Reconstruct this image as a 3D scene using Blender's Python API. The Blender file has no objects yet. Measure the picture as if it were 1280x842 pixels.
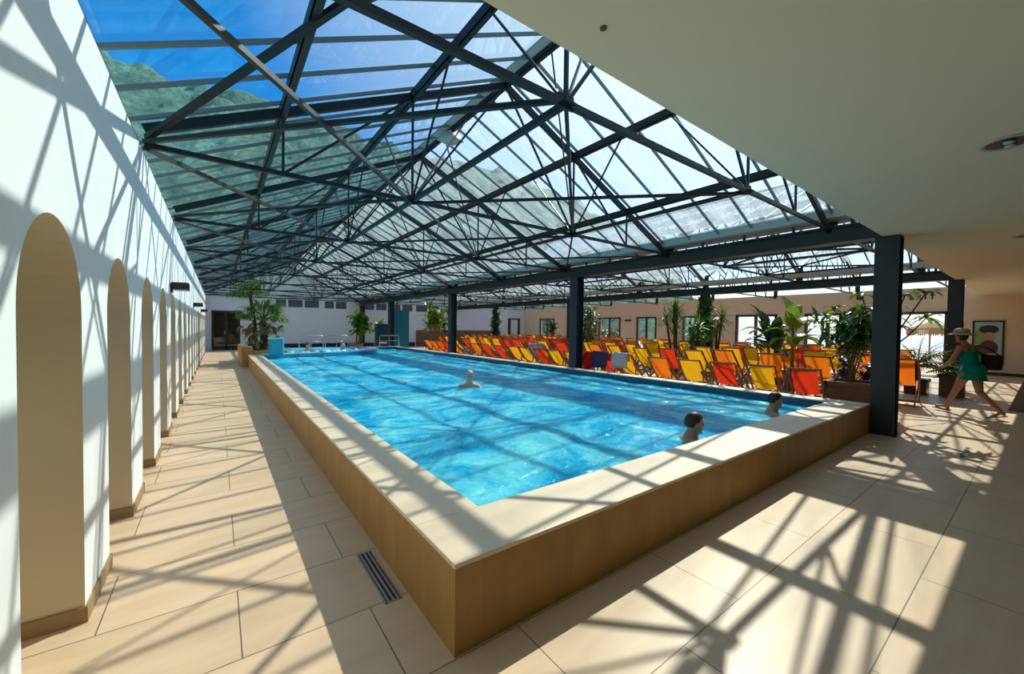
import bpy, bmesh, math, random
from mathutils import Vector, Matrix, noise
random.seed(7)
S = bpy.context.scene
C = S.collection
PI = math.pi
V = Vector

# ------------------------------------------------------------------ object helpers
def link(o, parent=None):
    C.objects.link(o)
    if parent: o.parent = parent
    return o
def tag(o, label=None, cat=None, group=None, kind=None):
    if label: o['label'] = label
    if cat: o['category'] = cat
    if group: o['group'] = group
    if kind: o['kind'] = kind
    return o
def thing(name, label, cat, loc=(0,0,0), rotz=0, group=None):
    o = bpy.data.objects.new(name, None); link(o)
    o.location = loc; o.rotation_euler = (0,0,rotz); o.empty_display_size = .1
    return tag(o, label, cat, group)
class MB:
    """collects shapes; build() links them as ONE mesh object"""
    def __init__(s): s.v=[]; s.f=[]; s.m=[]; s.mi=0
    def add(s, vs, fs):
        n=len(s.v); s.v += [tuple(p) for p in vs]; s.f += [tuple(i+n for i in f) for f in fs]; s.m += [s.mi]*len(fs)
        return s
    def box(s, a, b, rot=0, c=None):
        x0,y0,z0=a; x1,y1,z1=b
        vs=[(x0,y0,z0),(x1,y0,z0),(x1,y1,z0),(x0,y1,z0),(x0,y0,z1),(x1,y0,z1),(x1,y1,z1),(x0,y1,z1)]
        if rot:
            cx,cy=c or ((x0+x1)/2,(y0+y1)/2); ca,sa=math.cos(rot),math.sin(rot)
            vs=[(cx+(x-cx)*ca-(y-cy)*sa, cy+(x-cx)*sa+(y-cy)*ca, z) for x,y,z in vs]
        return s.add(vs,[(0,3,2,1),(4,5,6,7),(0,1,5,4),(1,2,6,5),(2,3,7,6),(3,0,4,7)])
    def bar(s, p, q, w, h=None, up=(0,0,1)):
        """rectangular bar from p to q, w wide, h deep"""
        h = h or w; p=V(p); q=V(q); d=(q-p)
        if d.length<1e-6: return s
        d.normalize(); u=V(up)
        if abs(d.dot(u))>.98: u=V((1,0,0)) if abs(d.x)<.9 else V((0,1,0))
        r=d.cross(u).normalized(); u=r.cross(d).normalized()
        vs=[]
        for e in (p,q):
            for a,b in ((-1,-1),(1,-1),(1,1),(-1,1)): vs.append(e+r*(a*w/2)+u*(b*h/2))
        return s.add(vs,[(0,1,2,3),(7,6,5,4),(0,4,5,1),(1,5,6,2),(2,6,7,3),(3,7,4,0)])
    def tube(s, pts, r, n=8, r2=None, cap=True):
        pts=[V(p) for p in pts]; vs=[]; fs=[]; m=len(pts); prev=None
        for i,p in enumerate(pts):
            d=(pts[min(i+1,m-1)]-pts[max(i-1,0)]).normalized()
            u=prev if prev is not None else (V((0,0,1)) if abs(d.z)<.9 else V((1,0,0)))
            a=d.cross(u).normalized(); u=a.cross(d).normalized(); prev=u
            t=i/(m-1); rr = r[i] if isinstance(r,(list,tuple)) else (r if r2 is None else r+(r2-r)*t)
            for k in range(n):
                an=2*PI*k/n; vs.append(p+a*math.cos(an)*rr+u*math.sin(an)*rr)
        for i in range(m-1):
            for k in range(n):
                k2=(k+1)%n; fs.append((i*n+k,i*n+k2,(i+1)*n+k2,(i+1)*n+k))
        if cap: fs.append(tuple(range(n))[::-1]); fs.append(tuple((m-1)*n+k for k in range(n)))
        return s.add(vs,fs)
    def lathe(s, prof, c=(0,0,0), n=24, sx=1, sy=1, ang=0):
        vs=[];fs=[];m=len(prof); cx,cy,cz=c
        for r,z in prof:
            for k in range(n):
                a=2*PI*k/n+ang; vs.append((cx+r*sx*math.cos(a),cy+r*sy*math.sin(a),cz+z))
        for i in range(m-1):
            for k in range(n):
                k2=(k+1)%n; fs.append((i*n+k,i*n+k2,(i+1)*n+k2,(i+1)*n+k))
        fs.append(tuple(range(n))[::-1]); fs.append(tuple((m-1)*n+k for k in range(n)))
        return s.add(vs,fs)
    def build(s, name, mat, parent=None, smooth=False, bevel=0):
        me=bpy.data.meshes.new(name)
        o=bpy.data.objects.new(name,me)
        off=V((0,0,0)); q_=parent
        while q_ is not None and getattr(s,'world',False): off+=V(q_.location); q_=q_.parent
        if off.length: vs=[tuple(V(p)-off) for p in s.v]
        else: vs=s.v
        me.from_pydata(vs,[],s.f); me.update()
        mats = mat if isinstance(mat,(list,tuple)) else [mat]
        for mm in mats: me.materials.append(mm)
        if len(mats)>1:
            for p,i in zip(me.polygons,s.m): p.material_index=i
        if smooth:
            for p in me.polygons: p.use_smooth=True
        link(o,parent)
        if bevel:
            b=o.modifiers.new('bevel','BEVEL'); b.width=bevel; b.segments=2; b.limit_method='ANGLE'
        return o
def WB():
    m=MB(); m.world=True; return m
def copy_tree(o, parent=None):
    c=o.copy(); C.objects.link(c)
    if parent: c.parent=parent
    for ch in list(o.children): copy_tree(ch,c)
    return c

# ------------------------------------------------------------------ materials
def new_mat(name):
    m=bpy.data.materials.new(name); m.use_nodes=True
    nt=m.node_tree; b=nt.nodes['Principled BSDF']
    return m,nt,b
def srgb(r,g,b):
    f=lambda c:(c/255/12.92) if c/255<=.04045 else ((c/255+.055)/1.055)**2.4
    return (f(r),f(g),f(b),1)
def N(nt,t,**k):
    n=nt.nodes.new(t)
    for a,v in k.items():
        if a.startswith('i_'): n.inputs[a[2:].replace('_',' ')].default_value=v
        else: setattr(n,a,v)
    return n
def pos(nt):
    return N(nt,'ShaderNodeNewGeometry').outputs['Position']
def mat(name,col,rough=.6,metal=0,var=.12,scale=6,bump=0,bscale=40,spec=.5,stretch=None):
    """plain coloured surface with a soft procedural mottling"""
    m,nt,b=new_mat(name)
    b.inputs['Roughness'].default_value=rough; b.inputs['Metallic'].default_value=metal
    b.inputs['Specular IOR Level'].default_value=spec
    L=nt.links.new
    tc=N(nt,'ShaderNodeTexCoord').outputs['Object']
    if stretch:
        mp=N(nt,'ShaderNodeMapping'); mp.inputs['Scale'].default_value=stretch; L(tc,mp.inputs['Vector']); tc=mp.outputs[0]
    no=N(nt,'ShaderNodeTexNoise'); no.inputs['Scale'].default_value=scale; no.inputs['Detail'].default_value=4
    L(tc,no.inputs['Vector'])
    mx=N(nt,'ShaderNodeMix',data_type='RGBA')
    mx.inputs[6].default_value=tuple(max(0,c*(1-var)) for c in col[:3])+(1,)
    mx.inputs[7].default_value=tuple(min(1,c*(1+var)) for c in col[:3])+(1,)
    L(no.outputs['Fac'],mx.inputs[0]); L(mx.outputs[2],b.inputs['Base Color'])
    if bump:
        n2=N(nt,'ShaderNodeTexNoise'); n2.inputs['Scale'].default_value=bscale; L(tc,n2.inputs['Vector'])
        bp=N(nt,'ShaderNodeBump'); bp.inputs['Strength'].default_value=bump; bp.inputs['Distance'].default_value=.02
        L(n2.outputs['Fac'],bp.inputs['Height']); L(bp.outputs[0],b.inputs['Normal'])
    return m
def leafmat(name,c1,c2,trans=.35):
    m,nt,b=new_mat(name); L=nt.links.new
    tc=N(nt,'ShaderNodeTexCoord').outputs['Object']
    no=N(nt,'ShaderNodeTexNoise'); no.inputs['Scale'].default_value=5; L(tc,no.inputs['Vector'])
    mx=N(nt,'ShaderNodeMix',data_type='RGBA'); mx.inputs[6].default_value=c1; mx.inputs[7].default_value=c2
    rp=N(nt,'ShaderNodeMapRange'); rp.inputs[1].default_value=.35; rp.inputs[2].default_value=.65
    L(no.outputs['Fac'],rp.inputs[0]); L(rp.outputs[0],mx.inputs[0]); L(mx.outputs[2],b.inputs['Base Color'])
    b.inputs['Roughness'].default_value=.38
    tr=N(nt,'ShaderNodeBsdfTranslucent'); L(mx.outputs[2],tr.inputs['Color'])
    ms=N(nt,'ShaderNodeMixShader'); ms.inputs[0].default_value=trans
    L(b.outputs[0],ms.inputs[1]); L(tr.outputs[0],ms.inputs[2])
    L(ms.outputs[0],nt.nodes['Material Output'].inputs['Surface'])
    return m
def cloth(name,col,trans=.4):
    m,nt,b=new_mat(name); L=nt.links.new
    b.inputs['Roughness'].default_value=.85; b.inputs['Specular IOR Level'].default_value=.2
    tc=N(nt,'ShaderNodeTexCoord').outputs['Object']
    no=N(nt,'ShaderNodeTexNoise'); no.inputs['Scale'].default_value=4; L(tc,no.inputs['Vector'])
    mx=N(nt,'ShaderNodeMix',data_type='RGBA'); mx.inputs[6].default_value=tuple(c*.85 for c in col[:3])+(1,); mx.inputs[7].default_value=col
    L(no.outputs['Fac'],mx.inputs[0]); L(mx.outputs[2],b.inputs['Base Color'])
    tr=N(nt,'ShaderNodeBsdfTranslucent'); L(mx.outputs[2],tr.inputs['Color'])
    ms=N(nt,'ShaderNodeMixShader'); ms.inputs[0].default_value=trans
    L(b.outputs[0],ms.inputs[1]); L(tr.outputs[0],ms.inputs[2]); L(ms.outputs[0],nt.nodes['Material Output'].inputs['Surface'])
    return m

M={}
def floor_material():
    m,nt,b=new_mat('stone_floor'); L=nt.links.new
    mp=N(nt,'ShaderNodeMapping'); mp.inputs['Location'].default_value=(-.09,-.46,0); L(pos(nt),mp.inputs['Vector'])
    br=N(nt,'ShaderNodeTexBrick'); br.offset=.5; br.squash=1
    br.inputs['Scale'].default_value=1; br.inputs['Mortar Size'].default_value=.0035; br.inputs['Brick Width'].default_value=1.2
    br.inputs['Row Height'].default_value=.6; br.inputs['Mortar Smooth'].default_value=.2
    br.inputs['Color1'].default_value=(.69,.525,.35,1); br.inputs['Color2'].default_value=(.76,.57,.385,1)
    br.inputs['Mortar'].default_value=(.17,.13,.085,1)
    L(mp.outputs[0],br.inputs['Vector'])
    no=N(nt,'ShaderNodeTexNoise'); no.inputs['Scale'].default_value=1.6; no.inputs['Detail'].default_value=6; no.inputs['Roughness'].default_value=.65
    st=N(nt,'ShaderNodeMapping'); st.inputs['Scale'].default_value=(.8,4,1); L(pos(nt),st.inputs['Vector']); L(st.outputs[0],no.inputs['Vector'])
    rp=N(nt,'ShaderNodeValToRGB'); rp.color_ramp.elements[0].position=.3; rp.color_ramp.elements[0].color=(.8,.74,.66,1)
    rp.color_ramp.elements[1].position=.7; rp.color_ramp.elements[1].color=(1,1,1,1); L(no.outputs['Fac'],rp.inputs[0])
    mu=N(nt,'ShaderNodeMix',data_type='RGBA',blend_type='MULTIPLY'); mu.inputs[0].default_value=.65
    L(br.outputs['Color'],mu.inputs[6]); L(rp.outputs[0],mu.inputs[7]); L(mu.outputs[2],b.inputs['Base Color'])
    b.inputs['Roughness'].default_value=.42; b.inputs['Specular IOR Level'].default_value=.35
    bp=N(nt,'ShaderNodeBump'); bp.inputs['Strength'].default_value=.3; bp.inputs['Distance'].default_value=.004; bp.invert=True
    L(br.outputs['Fac'],bp.inputs['Height']); L(bp.outputs[0],b.inputs['Normal'])
    return m
def cladding_material():
    m,nt,b=new_mat('bounce_tinted_sandstone'); L=nt.links.new  # brown-gold of bounce light on the shaded sides is put into the stone colour
    sp=N(nt,'ShaderNodeSeparateXYZ'); L(pos(nt),sp.inputs[0])
    ad=N(nt,'ShaderNodeMath',operation='ADD'); L(sp.outputs[0],ad.inputs[0]); L(sp.outputs[1],ad.inputs[1])
    cb=N(nt,'ShaderNodeCombineXYZ'); L(ad.outputs[0],cb.inputs[0]); L(sp.outputs[2],cb.inputs[1])
    mp=N(nt,'ShaderNodeMapping'); mp.inputs['Location'].default_value=(.35,.2,0); L(cb.outputs[0],mp.inputs['Vector'])
    br=N(nt,'ShaderNodeTexBrick'); br.offset=0
    br.inputs['Scale'].default_value=1; br.inputs['Mortar Size'].default_value=.003; br.inputs['Brick Width'].default_value=.62; br.inputs['Row Height'].default_value=2
    br.inputs['Color1'].default_value=(.40,.225,.062,1); br.inputs['Color2'].default_value=(.44,.25,.072,1); br.inputs['Mortar'].default_value=(.34,.2,.07,1)
    L(mp.outputs[0],br.inputs['Vector'])
    st=N(nt,'ShaderNodeMapping'); st.inputs['Scale'].default_value=(3,1.2,1); L(cb.outputs[0],st.inputs['Vector'])
    no=N(nt,'ShaderNodeTexNoise'); no.inputs['Scale'].default_value=1.8; no.inputs['Detail'].default_value=5; L(st.outputs[0],no.inputs['Vector'])
    rp=N(nt,'ShaderNodeValToRGB'); rp.color_ramp.elements[0].position=.3; rp.color_ramp.elements[0].color=(.74,.7,.62,1)
    rp.color_ramp.elements[1].position=.7; rp.color_ramp.elements[1].color=(1,1,1,1); L(no.outputs['Fac'],rp.inputs[0])
    mu=N(nt,'ShaderNodeMix',data_type='RGBA',blend_type='MULTIPLY'); mu.inputs[0].default_value=.8
    L(br.outputs['Color'],mu.inputs[6]); L(rp.outputs[0],mu.inputs[7]); L(mu.outputs[2],b.inputs['Base Color'])
    b.inputs['Roughness'].default_value=.5
    return m
def schlick(nt,f0,normal=None):
    """reflectance that is the same from both sides of a thin sheet"""
    L=nt.links.new
    g=N(nt,'ShaderNodeNewGeometry'); d=N(nt,'ShaderNodeVectorMath',operation='DOT_PRODUCT')
    L(g.outputs['Incoming'],d.inputs[0]); L(normal or g.outputs['Normal'],d.inputs[1])
    a=N(nt,'ShaderNodeMath',operation='ABSOLUTE'); L(d.outputs['Value'],a.inputs[0])
    o=N(nt,'ShaderNodeMath',operation='SUBTRACT',use_clamp=True); o.inputs[0].default_value=1; L(a.outputs[0],o.inputs[1])
    p=N(nt,'ShaderNodeMath',operation='POWER'); p.inputs[1].default_value=5; L(o.outputs[0],p.inputs[0])
    m=N(nt,'ShaderNodeMath',operation='MULTIPLY_ADD'); m.inputs[1].default_value=1-f0; m.inputs[2].default_value=f0; L(p.outputs[0],m.inputs[0])
    return m
def glass_roof_material(name,tint,dirt_haze,milk):
    m,nt,b=new_mat(name); L=nt.links.new; nt.nodes.remove(b)
    tr=N(nt,'ShaderNodeBsdfTransparent'); tr.inputs[0].default_value=tint
    gl=N(nt,'ShaderNodeBsdfGlossy'); gl.inputs['Roughness'].default_value=.02; gl.inputs[0].default_value=(.9,1,1,1)
    fr=schlick(nt,.05)
    ms=N(nt,'ShaderNodeMixShader'); L(fr.outputs[0],ms.inputs[0]); L(tr.outputs[0],ms.inputs[1]); L(gl.outputs[0],ms.inputs[2])
    di=N(nt,'ShaderNodeBsdfDiffuse'); di.inputs[0].default_value=milk
    tl=N(nt,'ShaderNodeBsdfTranslucent'); tl.inputs[0].default_value=milk
    dd=N(nt,'ShaderNodeMixShader'); dd.inputs[0].default_value=.6; L(di.outputs[0],dd.inputs[1]); L(tl.outputs[0],dd.inputs[2])
    mp=N(nt,'ShaderNodeMapping'); mp.inputs['Scale'].default_value=(.5,2.5,.5); L(pos(nt),mp.inputs[0])
    no=N(nt,'ShaderNodeTexNoise'); no.inputs['Scale'].default_value=2.2; no.inputs['Detail'].default_value=8; no.inputs['Roughness'].default_value=.7; L(mp.outputs[0],no.inputs['Vector'])
    mr=N(nt,'ShaderNodeMapRange'); mr.inputs[1].default_value=.35; mr.inputs[2].default_value=.75; mr.inputs[3].default_value=dirt_haze*.35; mr.inputs[4].default_value=dirt_haze*1.6
    L(no.outputs['Fac'],mr.inputs[0])
    m2=N(nt,'ShaderNodeMixShader'); L(mr.outputs[0],m2.inputs[0]); L(ms.outputs[0],m2.inputs[1]); L(dd.outputs[0],m2.inputs[2])
    L(m2.outputs[0],nt.nodes['Material Output'].inputs['Surface'])
    return m
def water_material(name='pool_water'):
    m,nt,b=new_mat(name); L=nt.links.new; nt.nodes.remove(b)
    P=pos(nt)
    # churned bubbles: pale streaks in the water body
    n1=N(nt,'ShaderNodeTexNoise'); n1.inputs['Scale'].default_value=1.1; n1.inputs['Detail'].default_value=9; n1.inputs['Roughness'].default_value=.72; n1.inputs['Distortion'].default_value=.9
    L(P,n1.inputs['Vector'])
    n2=N(nt,'ShaderNodeTexNoise'); n2.inputs['Scale'].default_value=.22; n2.inputs['Detail'].default_value=2; L(P,n2.inputs['Vector'])
    rp=N(nt,'ShaderNodeMapRange'); rp.inputs[1].default_value=.42; rp.inputs[2].default_value=.64; L(n1.outputs['Fac'],rp.inputs[0])
    mx=N(nt,'ShaderNodeMix',data_type='RGBA'); mx.inputs[6].default_value=(.0,.46,.82,1); mx.inputs[7].default_value=(.20,.90,1.0,1)
    L(rp.outputs[0],mx.inputs[0])
    n3=N(nt,'ShaderNodeTexNoise'); n3.inputs['Scale'].default_value=9; n3.inputs['Detail'].default_value=6; n3.inputs['Roughness'].default_value=.8; n3.inputs['Distortion'].default_value=1.5; L(P,n3.inputs['Vector'])
    r3=N(nt,'ShaderNodeMapRange'); r3.inputs[1].default_value=.54; r3.inputs[2].default_value=.70; L(n3.outputs['Fac'],r3.inputs[0])
    r4=N(nt,'ShaderNodeMath',operation='MULTIPLY'); L(r3.outputs[0],r4.inputs[0]); L(rp.outputs[0],r4.inputs[1])
    m3=N(nt,'ShaderNodeMix',data_type='RGBA'); m3.inputs[7].default_value=(.55,.85,.9,1); L(r4.outputs[0],m3.inputs[0]); L(mx.outputs[2],m3.inputs[6])
    di=N(nt,'ShaderNodeBsdfPrincipled'); L(m3.outputs[2],di.inputs['Base Color']); di.inputs['Specular IOR Level'].default_value=0; di.inputs['Roughness'].default_value=1
    di.subsurface_method='BURLEY'; di.inputs['Subsurface Weight'].default_value=1; di.inputs['Subsurface Radius'].default_value=(.3,1,1); di.inputs['Subsurface Scale'].default_value=.3
    tr=N(nt,'ShaderNodeBsdfTransparent'); tr.inputs[0].default_value=(.25,.75,.92,1)
    ms=N(nt,'ShaderNodeMixShader'); ms.inputs[0].default_value=.85; L(tr.outputs[0],ms.inputs[1]); L(di.outputs[0],ms.inputs[2])
    bn=N(nt,'ShaderNodeTexNoise'); bn.inputs['Scale'].default_value=5; bn.inputs['Detail'].default_value=5; bn.inputs['Distortion'].default_value=.7; L(P,bn.inputs['Vector'])
    bp=N(nt,'ShaderNodeBump'); bp.inputs['Strength'].default_value=.9; bp.inputs['Distance'].default_value=.09; L(bn.outputs['Fac'],bp.inputs['Height'])
    gl=N(nt,'ShaderNodeBsdfGlossy'); gl.inputs['Roughness'].default_value=.08; L(bp.outputs[0],gl.inputs['Normal'])
    L(bp.outputs[0],di.inputs['Normal'])
    fr=schlick(nt,.025,bp.outputs[0])
    fm=N(nt,'ShaderNodeMath',operation='MULTIPLY'); fm.inputs[1].default_value=.5; L(fr.outputs[0],fm.inputs[0])
    m2=N(nt,'ShaderNodeMixShader'); L(fm.outputs[0],m2.inputs[0]); L(ms.outputs[0],m2.inputs[1]); L(gl.outputs[0],m2.inputs[2])
    L(m2.outputs[0],nt.nodes['Material Output'].inputs['Surface'])
    return m
M['floor']=floor_material(); M['clad']=cladding_material()
M['coping']=mat('coping_stone',(.74,.61,.44,1),.5,var=.1,scale=2.5)
M['skirt']=mat('stone_skirting',(.32,.21,.10,1),.6)
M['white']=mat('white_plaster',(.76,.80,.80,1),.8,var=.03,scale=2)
M['reveal']=mat('shade_tinted_plaster',(.64,.56,.42,1),.8,var=.05,scale=2)  # white plaster with the niches' shade put into its colour
M['whiteend']=mat('white_end_plaster',(.74,.78,.80,1),.8,var=.03,scale=1)
M['beige']=mat('beige_plaster',(.84,.66,.46,1),.85,var=.04,scale=1)
M['soffit']=mat('cream_ceiling_paint',(.80,.73,.54,1),.8,var=.02,scale=1)
M['steel']=mat('dark_steel_paint',(.016,.022,.022,1),.45,var=.25,scale=3,spec=.35)
M['column']=mat('grey_blue_column_paint',(.026,.036,.042,1),.42,var=.15,scale=2,spec=.4)
M['bar']=mat('glazing_bar_aluminium',(.17,.21,.22,1),.5,var=.1)
M['gutter']=mat('pale_gutter_metal',(.42,.46,.43,1),.5,var=.1)
M['ridge']=mat('pale_ridge_metal',(.5,.52,.5,1),.5,var=.1)
M['glass']=glass_roof_material('roof_glass',(.80,.94,.97,1),.09,(.5,.78,.8,1))
M['glass_dusty_haze']=glass_roof_material('dusty_sun_haze_glass',(.84,.94,.97,1),.30,(.80,.90,.92,1))  # dust plus the white haze of sun-struck panes, put into the glass colour
M['pane']=glass_roof_material('window_glass',(.92,.96,.96,1),.02,(.6,.6,.6,1))
M['water']=water_material()
M['tile']=mat('blue_pool_tile',(.02,.30,.50,1),.3,var=.15,scale=8)
M['shadetile']=mat('shade_darkened_pool_tile',(.01,.09,.17,1),.25,var=.2,scale=12)  # pool tile with the wall's shade above the water put into its colour
M['turq']=mat('turquoise_paint',(.03,.42,.55,1),.4,var=.08)
M['turqedge']=mat('pale_turquoise_paint',(.35,.75,.80,1),.4,var=.05)
M['teal']=mat('teal_painted_boards',(.01,.20,.25,1),.5,var=.2,scale=3,stretch=(8,8,.3))
M['navy']=mat('dark_blue_plastic',(.01,.06,.11,1),.5)
M['foam']=mat('white_water_foam',(.75,.9,.92,1),.6,bump=.6,bscale=20)
M['wood']=mat('oiled_beech_wood',(.26,.12,.05,1),.5,var=.3,scale=3,stretch=(2,2,12))
M['frame']=mat('red_brown_window_wood',(.075,.024,.012,1),.45,var=.3,scale=4)
M['doorwood']=mat('dark_brown_door_wood',(.035,.015,.008,1),.4,var=.3,scale=4)
M['black']=mat('black_metal',(.012,.014,.016,1),.45)
M['chrome']=mat('steel_tube',(.5,.53,.55,1),.3,metal=1,var=.05)
M['alu']=mat('brushed_aluminium',(.45,.47,.5,1),.35,metal=.8,var=.1)
M['terr']=mat('brown_terracotta',(.22,.10,.055,1),.7,var=.2,scale=4,bump=.2)
M['maroon']=mat('dark_red_glazed_pot',(.07,.008,.006,1),.3,var=.2)
M['taupe']=mat('taupe_pot',(.16,.10,.06,1),.7,var=.15)
M['orangepot']=mat('orange_clay',(.55,.16,.04,1),.7,var=.15)
M['soil']=mat('potting_soil',(.05,.03,.02,1),.95,var=.4,scale=20,bump=.6)
M['counter']=mat('grey_counter_panel',(.22,.19,.15,1),.55,var=.06)
M['countertrim']=mat('pale_grey_counter_trim',(.5,.47,.42,1),.4,var=.06)
M['skin']=mat('tanned_skin',(.48,.22,.12,1),.5,var=.08)
M['skinpale']=mat('fair_skin',(.62,.36,.26,1),.5,var=.08)
M['swim']=cloth('green_swimsuit_cloth',(.0,.30,.22,1),.05)
M['hairdark']=mat('dark_hair',(.02,.012,.008,1),.5,var=.4,scale=30)
M['hairgrey']=mat('grey_hair',(.55,.53,.5,1),.6,var=.2,scale=30)
M['straw']=mat('straw',(.62,.45,.25,1),.8,var=.2,scale=20,bump=.4)
M['hatband']=cloth('pale_pink_ribbon',(.75,.5,.42,1),.1)
M['bag']=cloth('black_bag_cloth',(.03,.015,.018,1),.02)
M['sandal']=mat('dark_sandal_rubber',(.03,.02,.02,1),.7)
M['eye']=mat('eye_dark',(.02,.015,.01,1),.2)
M['thatch']=mat('dry_thatch',(.40,.25,.12,1),.9,var=.45,scale=5,stretch=(6,6,.6),bump=.6)
M['leaf']=leafmat('leaf_green',(.05,.16,.02,1),(.16,.32,.03,1))
M['leafy']=leafmat('leaf_yellow_green',(.14,.26,.02,1),(.34,.42,.05,1))
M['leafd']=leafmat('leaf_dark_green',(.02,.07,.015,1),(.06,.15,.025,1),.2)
M['leafdry']=leafmat('leaf_olive_dry',(.14,.12,.03,1),(.30,.27,.06,1),.3)
M['leafpale']=leafmat('leaf_silver_green',(.25,.38,.2,1),(.55,.66,.5,1),.3)
M['leafred']=leafmat('leaf_purple_red',(.05,.01,.02,1),(.14,.02,.03,1),.2)
M['bark']=mat('palm_bark',(.09,.055,.03,1),.9,var=.4,scale=14,bump=.8)
M['stem']=mat('green_stem',(.13,.15,.05,1),.6,var=.3)
M['hill']=None
M['outground']=mat('pale_terrace_paving',(.62,.58,.52,1),.8,var=.1,scale=1)
M['clerestory']=mat('dark_grey_window_panel',(.10,.125,.16,1),.25,var=.2,scale=3)
M['floodglass']=mat('frosted_lamp_glass',(.45,.5,.48,1),.3)
SL={'yellow':cloth('yellow_canvas',(1.0,.50,.012,1),.4),'orange':cloth('orange_canvas',(1.0,.22,.012,1),.4),'red':cloth('red_canvas',(.85,.05,.012,1),.4)}
TW={'lilac':cloth('lilac_towel',(.55,.52,.68,1),.2),'purple':cloth('purple_towel',(.09,.06,.14,1),.1),'white':cloth('white_towel',(.7,.66,.7,1),.2),'red':cloth('red_towel',(.8,.03,.03,1),.3)}

# ------------------------------------------------------------------ camera
R=((0.80364757,-0.00359306,0.59509468),(-0.59497407,-0.02586844,0.8033285),(0.01250776,-0.9996589,-0.02292688))
cd=bpy.data.cameras.new('camera'); cam=bpy.data.objects.new('camera',cd); C.objects.link(cam)
right=V([r[0] for r in R]); up=-V([r[1] for r in R]); back=-V([r[2] for r in R])
mw=Matrix((right,up,back)).transposed().to_4x4(); mw.translation=V((0,0,1.6)); cam.matrix_world=mw
cd.sensor_fit='HORIZONTAL'; cd.sensor_width=36; cd.lens=496.87/1280*36; cd.clip_start=.05; cd.clip_end=2000
S.camera=cam

# ------------------------------------------------------------------ key dimensions
XW=-.575; ZW=3.27; YE=30.5; YS=1.585; ZS=3.1; XR=24.0
B1=8.5; B2=16.7
SLOPE=.465
def struct(name,mb,m,label,cat,parent=None,**k):
    o=mb.build(name,m,parent,**k)
    return tag(o,label,cat,kind='structure') if parent is None else o
COLS1=[1.53,8.3,16.0,23.9,29.9]
# floor: pool area cut out
f=MB()
f.box((-8,-7,-.2),(30,1.7,0)); f.box((-8,1.7,-.2),(1.0,YE+1,0)); f.box((8.3,1.7,-.2),(30,YE+1,0)); f.box((1.0,22.3,-.2),(8.3,YE+1,0))
struct('floor',f,M['floor'],'beige stone tiled floor around the raised pool','floor')
# left wall with arched niches
def left_wall():
    w=MB(); sk=MB()
    r=.425; zs=1.645; dep=.5; n=20
    starts=[2.18+1.45*i for i in range(19)]
    w.add([(XW,-7,0),(XW,starts[0],0),(XW,starts[0],ZW),(XW,-7,ZW)],[(0,3,2,1)])
    for i,y0 in enumerate(starts):
        y1=y0+2*r; nx=starts[i+1] if i+1<len(starts) else YE
        w.add([(XW,y1,0),(XW,nx,0),(XW,nx,ZW),(XW,y1,ZW)],[(0,3,2,1)])
        arc=[(y0,0)]+[(y0+r-r*math.cos(PI*k/n), zs+r*math.sin(PI*k/n)) for k in range(n+1)]+[(y1,0)]
        for k in range(1,n+1):
            a,b=arc[k],arc[k+1]
            w.add([(XW,a[0],a[1]),(XW,b[0],b[1]),(XW,b[0],ZW),(XW,a[0],ZW)],[(0,3,2,1)])
        for k in range(len(arc)-1):
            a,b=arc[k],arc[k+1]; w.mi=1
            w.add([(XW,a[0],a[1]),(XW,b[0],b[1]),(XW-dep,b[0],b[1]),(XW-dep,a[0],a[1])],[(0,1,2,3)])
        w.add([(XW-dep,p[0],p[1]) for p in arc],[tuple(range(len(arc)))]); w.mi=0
        e=.012
        sk.box((XW-dep,y1-e,0),(XW+e,y1+.002,.085)); sk.box((XW-dep,y0-.002,0),(XW+e,y0+e,.085))
        sk.box((XW-.002,y1,0),(XW+e,nx,.085))
    sk.box((XW-.002,-7,0),(XW+.012,2.18,.085))
    # top and back
    w.box((XW-.7,-7,ZW-.01),(XW,YE,ZW)); w.box((XW-.72,-7,0),(XW-.7,YE,ZW))
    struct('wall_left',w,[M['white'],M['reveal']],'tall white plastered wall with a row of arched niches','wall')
    struct('baseboard_left',sk,M['skirt'],'stone skirting along the foot of the arched wall','baseboard')
left_wall()
# covered side: flat ceiling, its fascia, back and rear walls
c=MB(); c.box((XW-.7,-7,ZS),(XR+.3,YS,ZS+.5)); c.box((XW-.7,-7,ZS+.5),(XR+.3,YS,ZS+.75))
struct('ceiling_flat',c,M['soffit'],'flat cream ceiling above the near walkway','ceiling')
b=MB(); b.box((XW-.7,-7.2,0),(XR+.3,-7,3.9)); struct('wall_back',b,M['beige'],'beige wall at the back of the covered walkway','wall')
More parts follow.
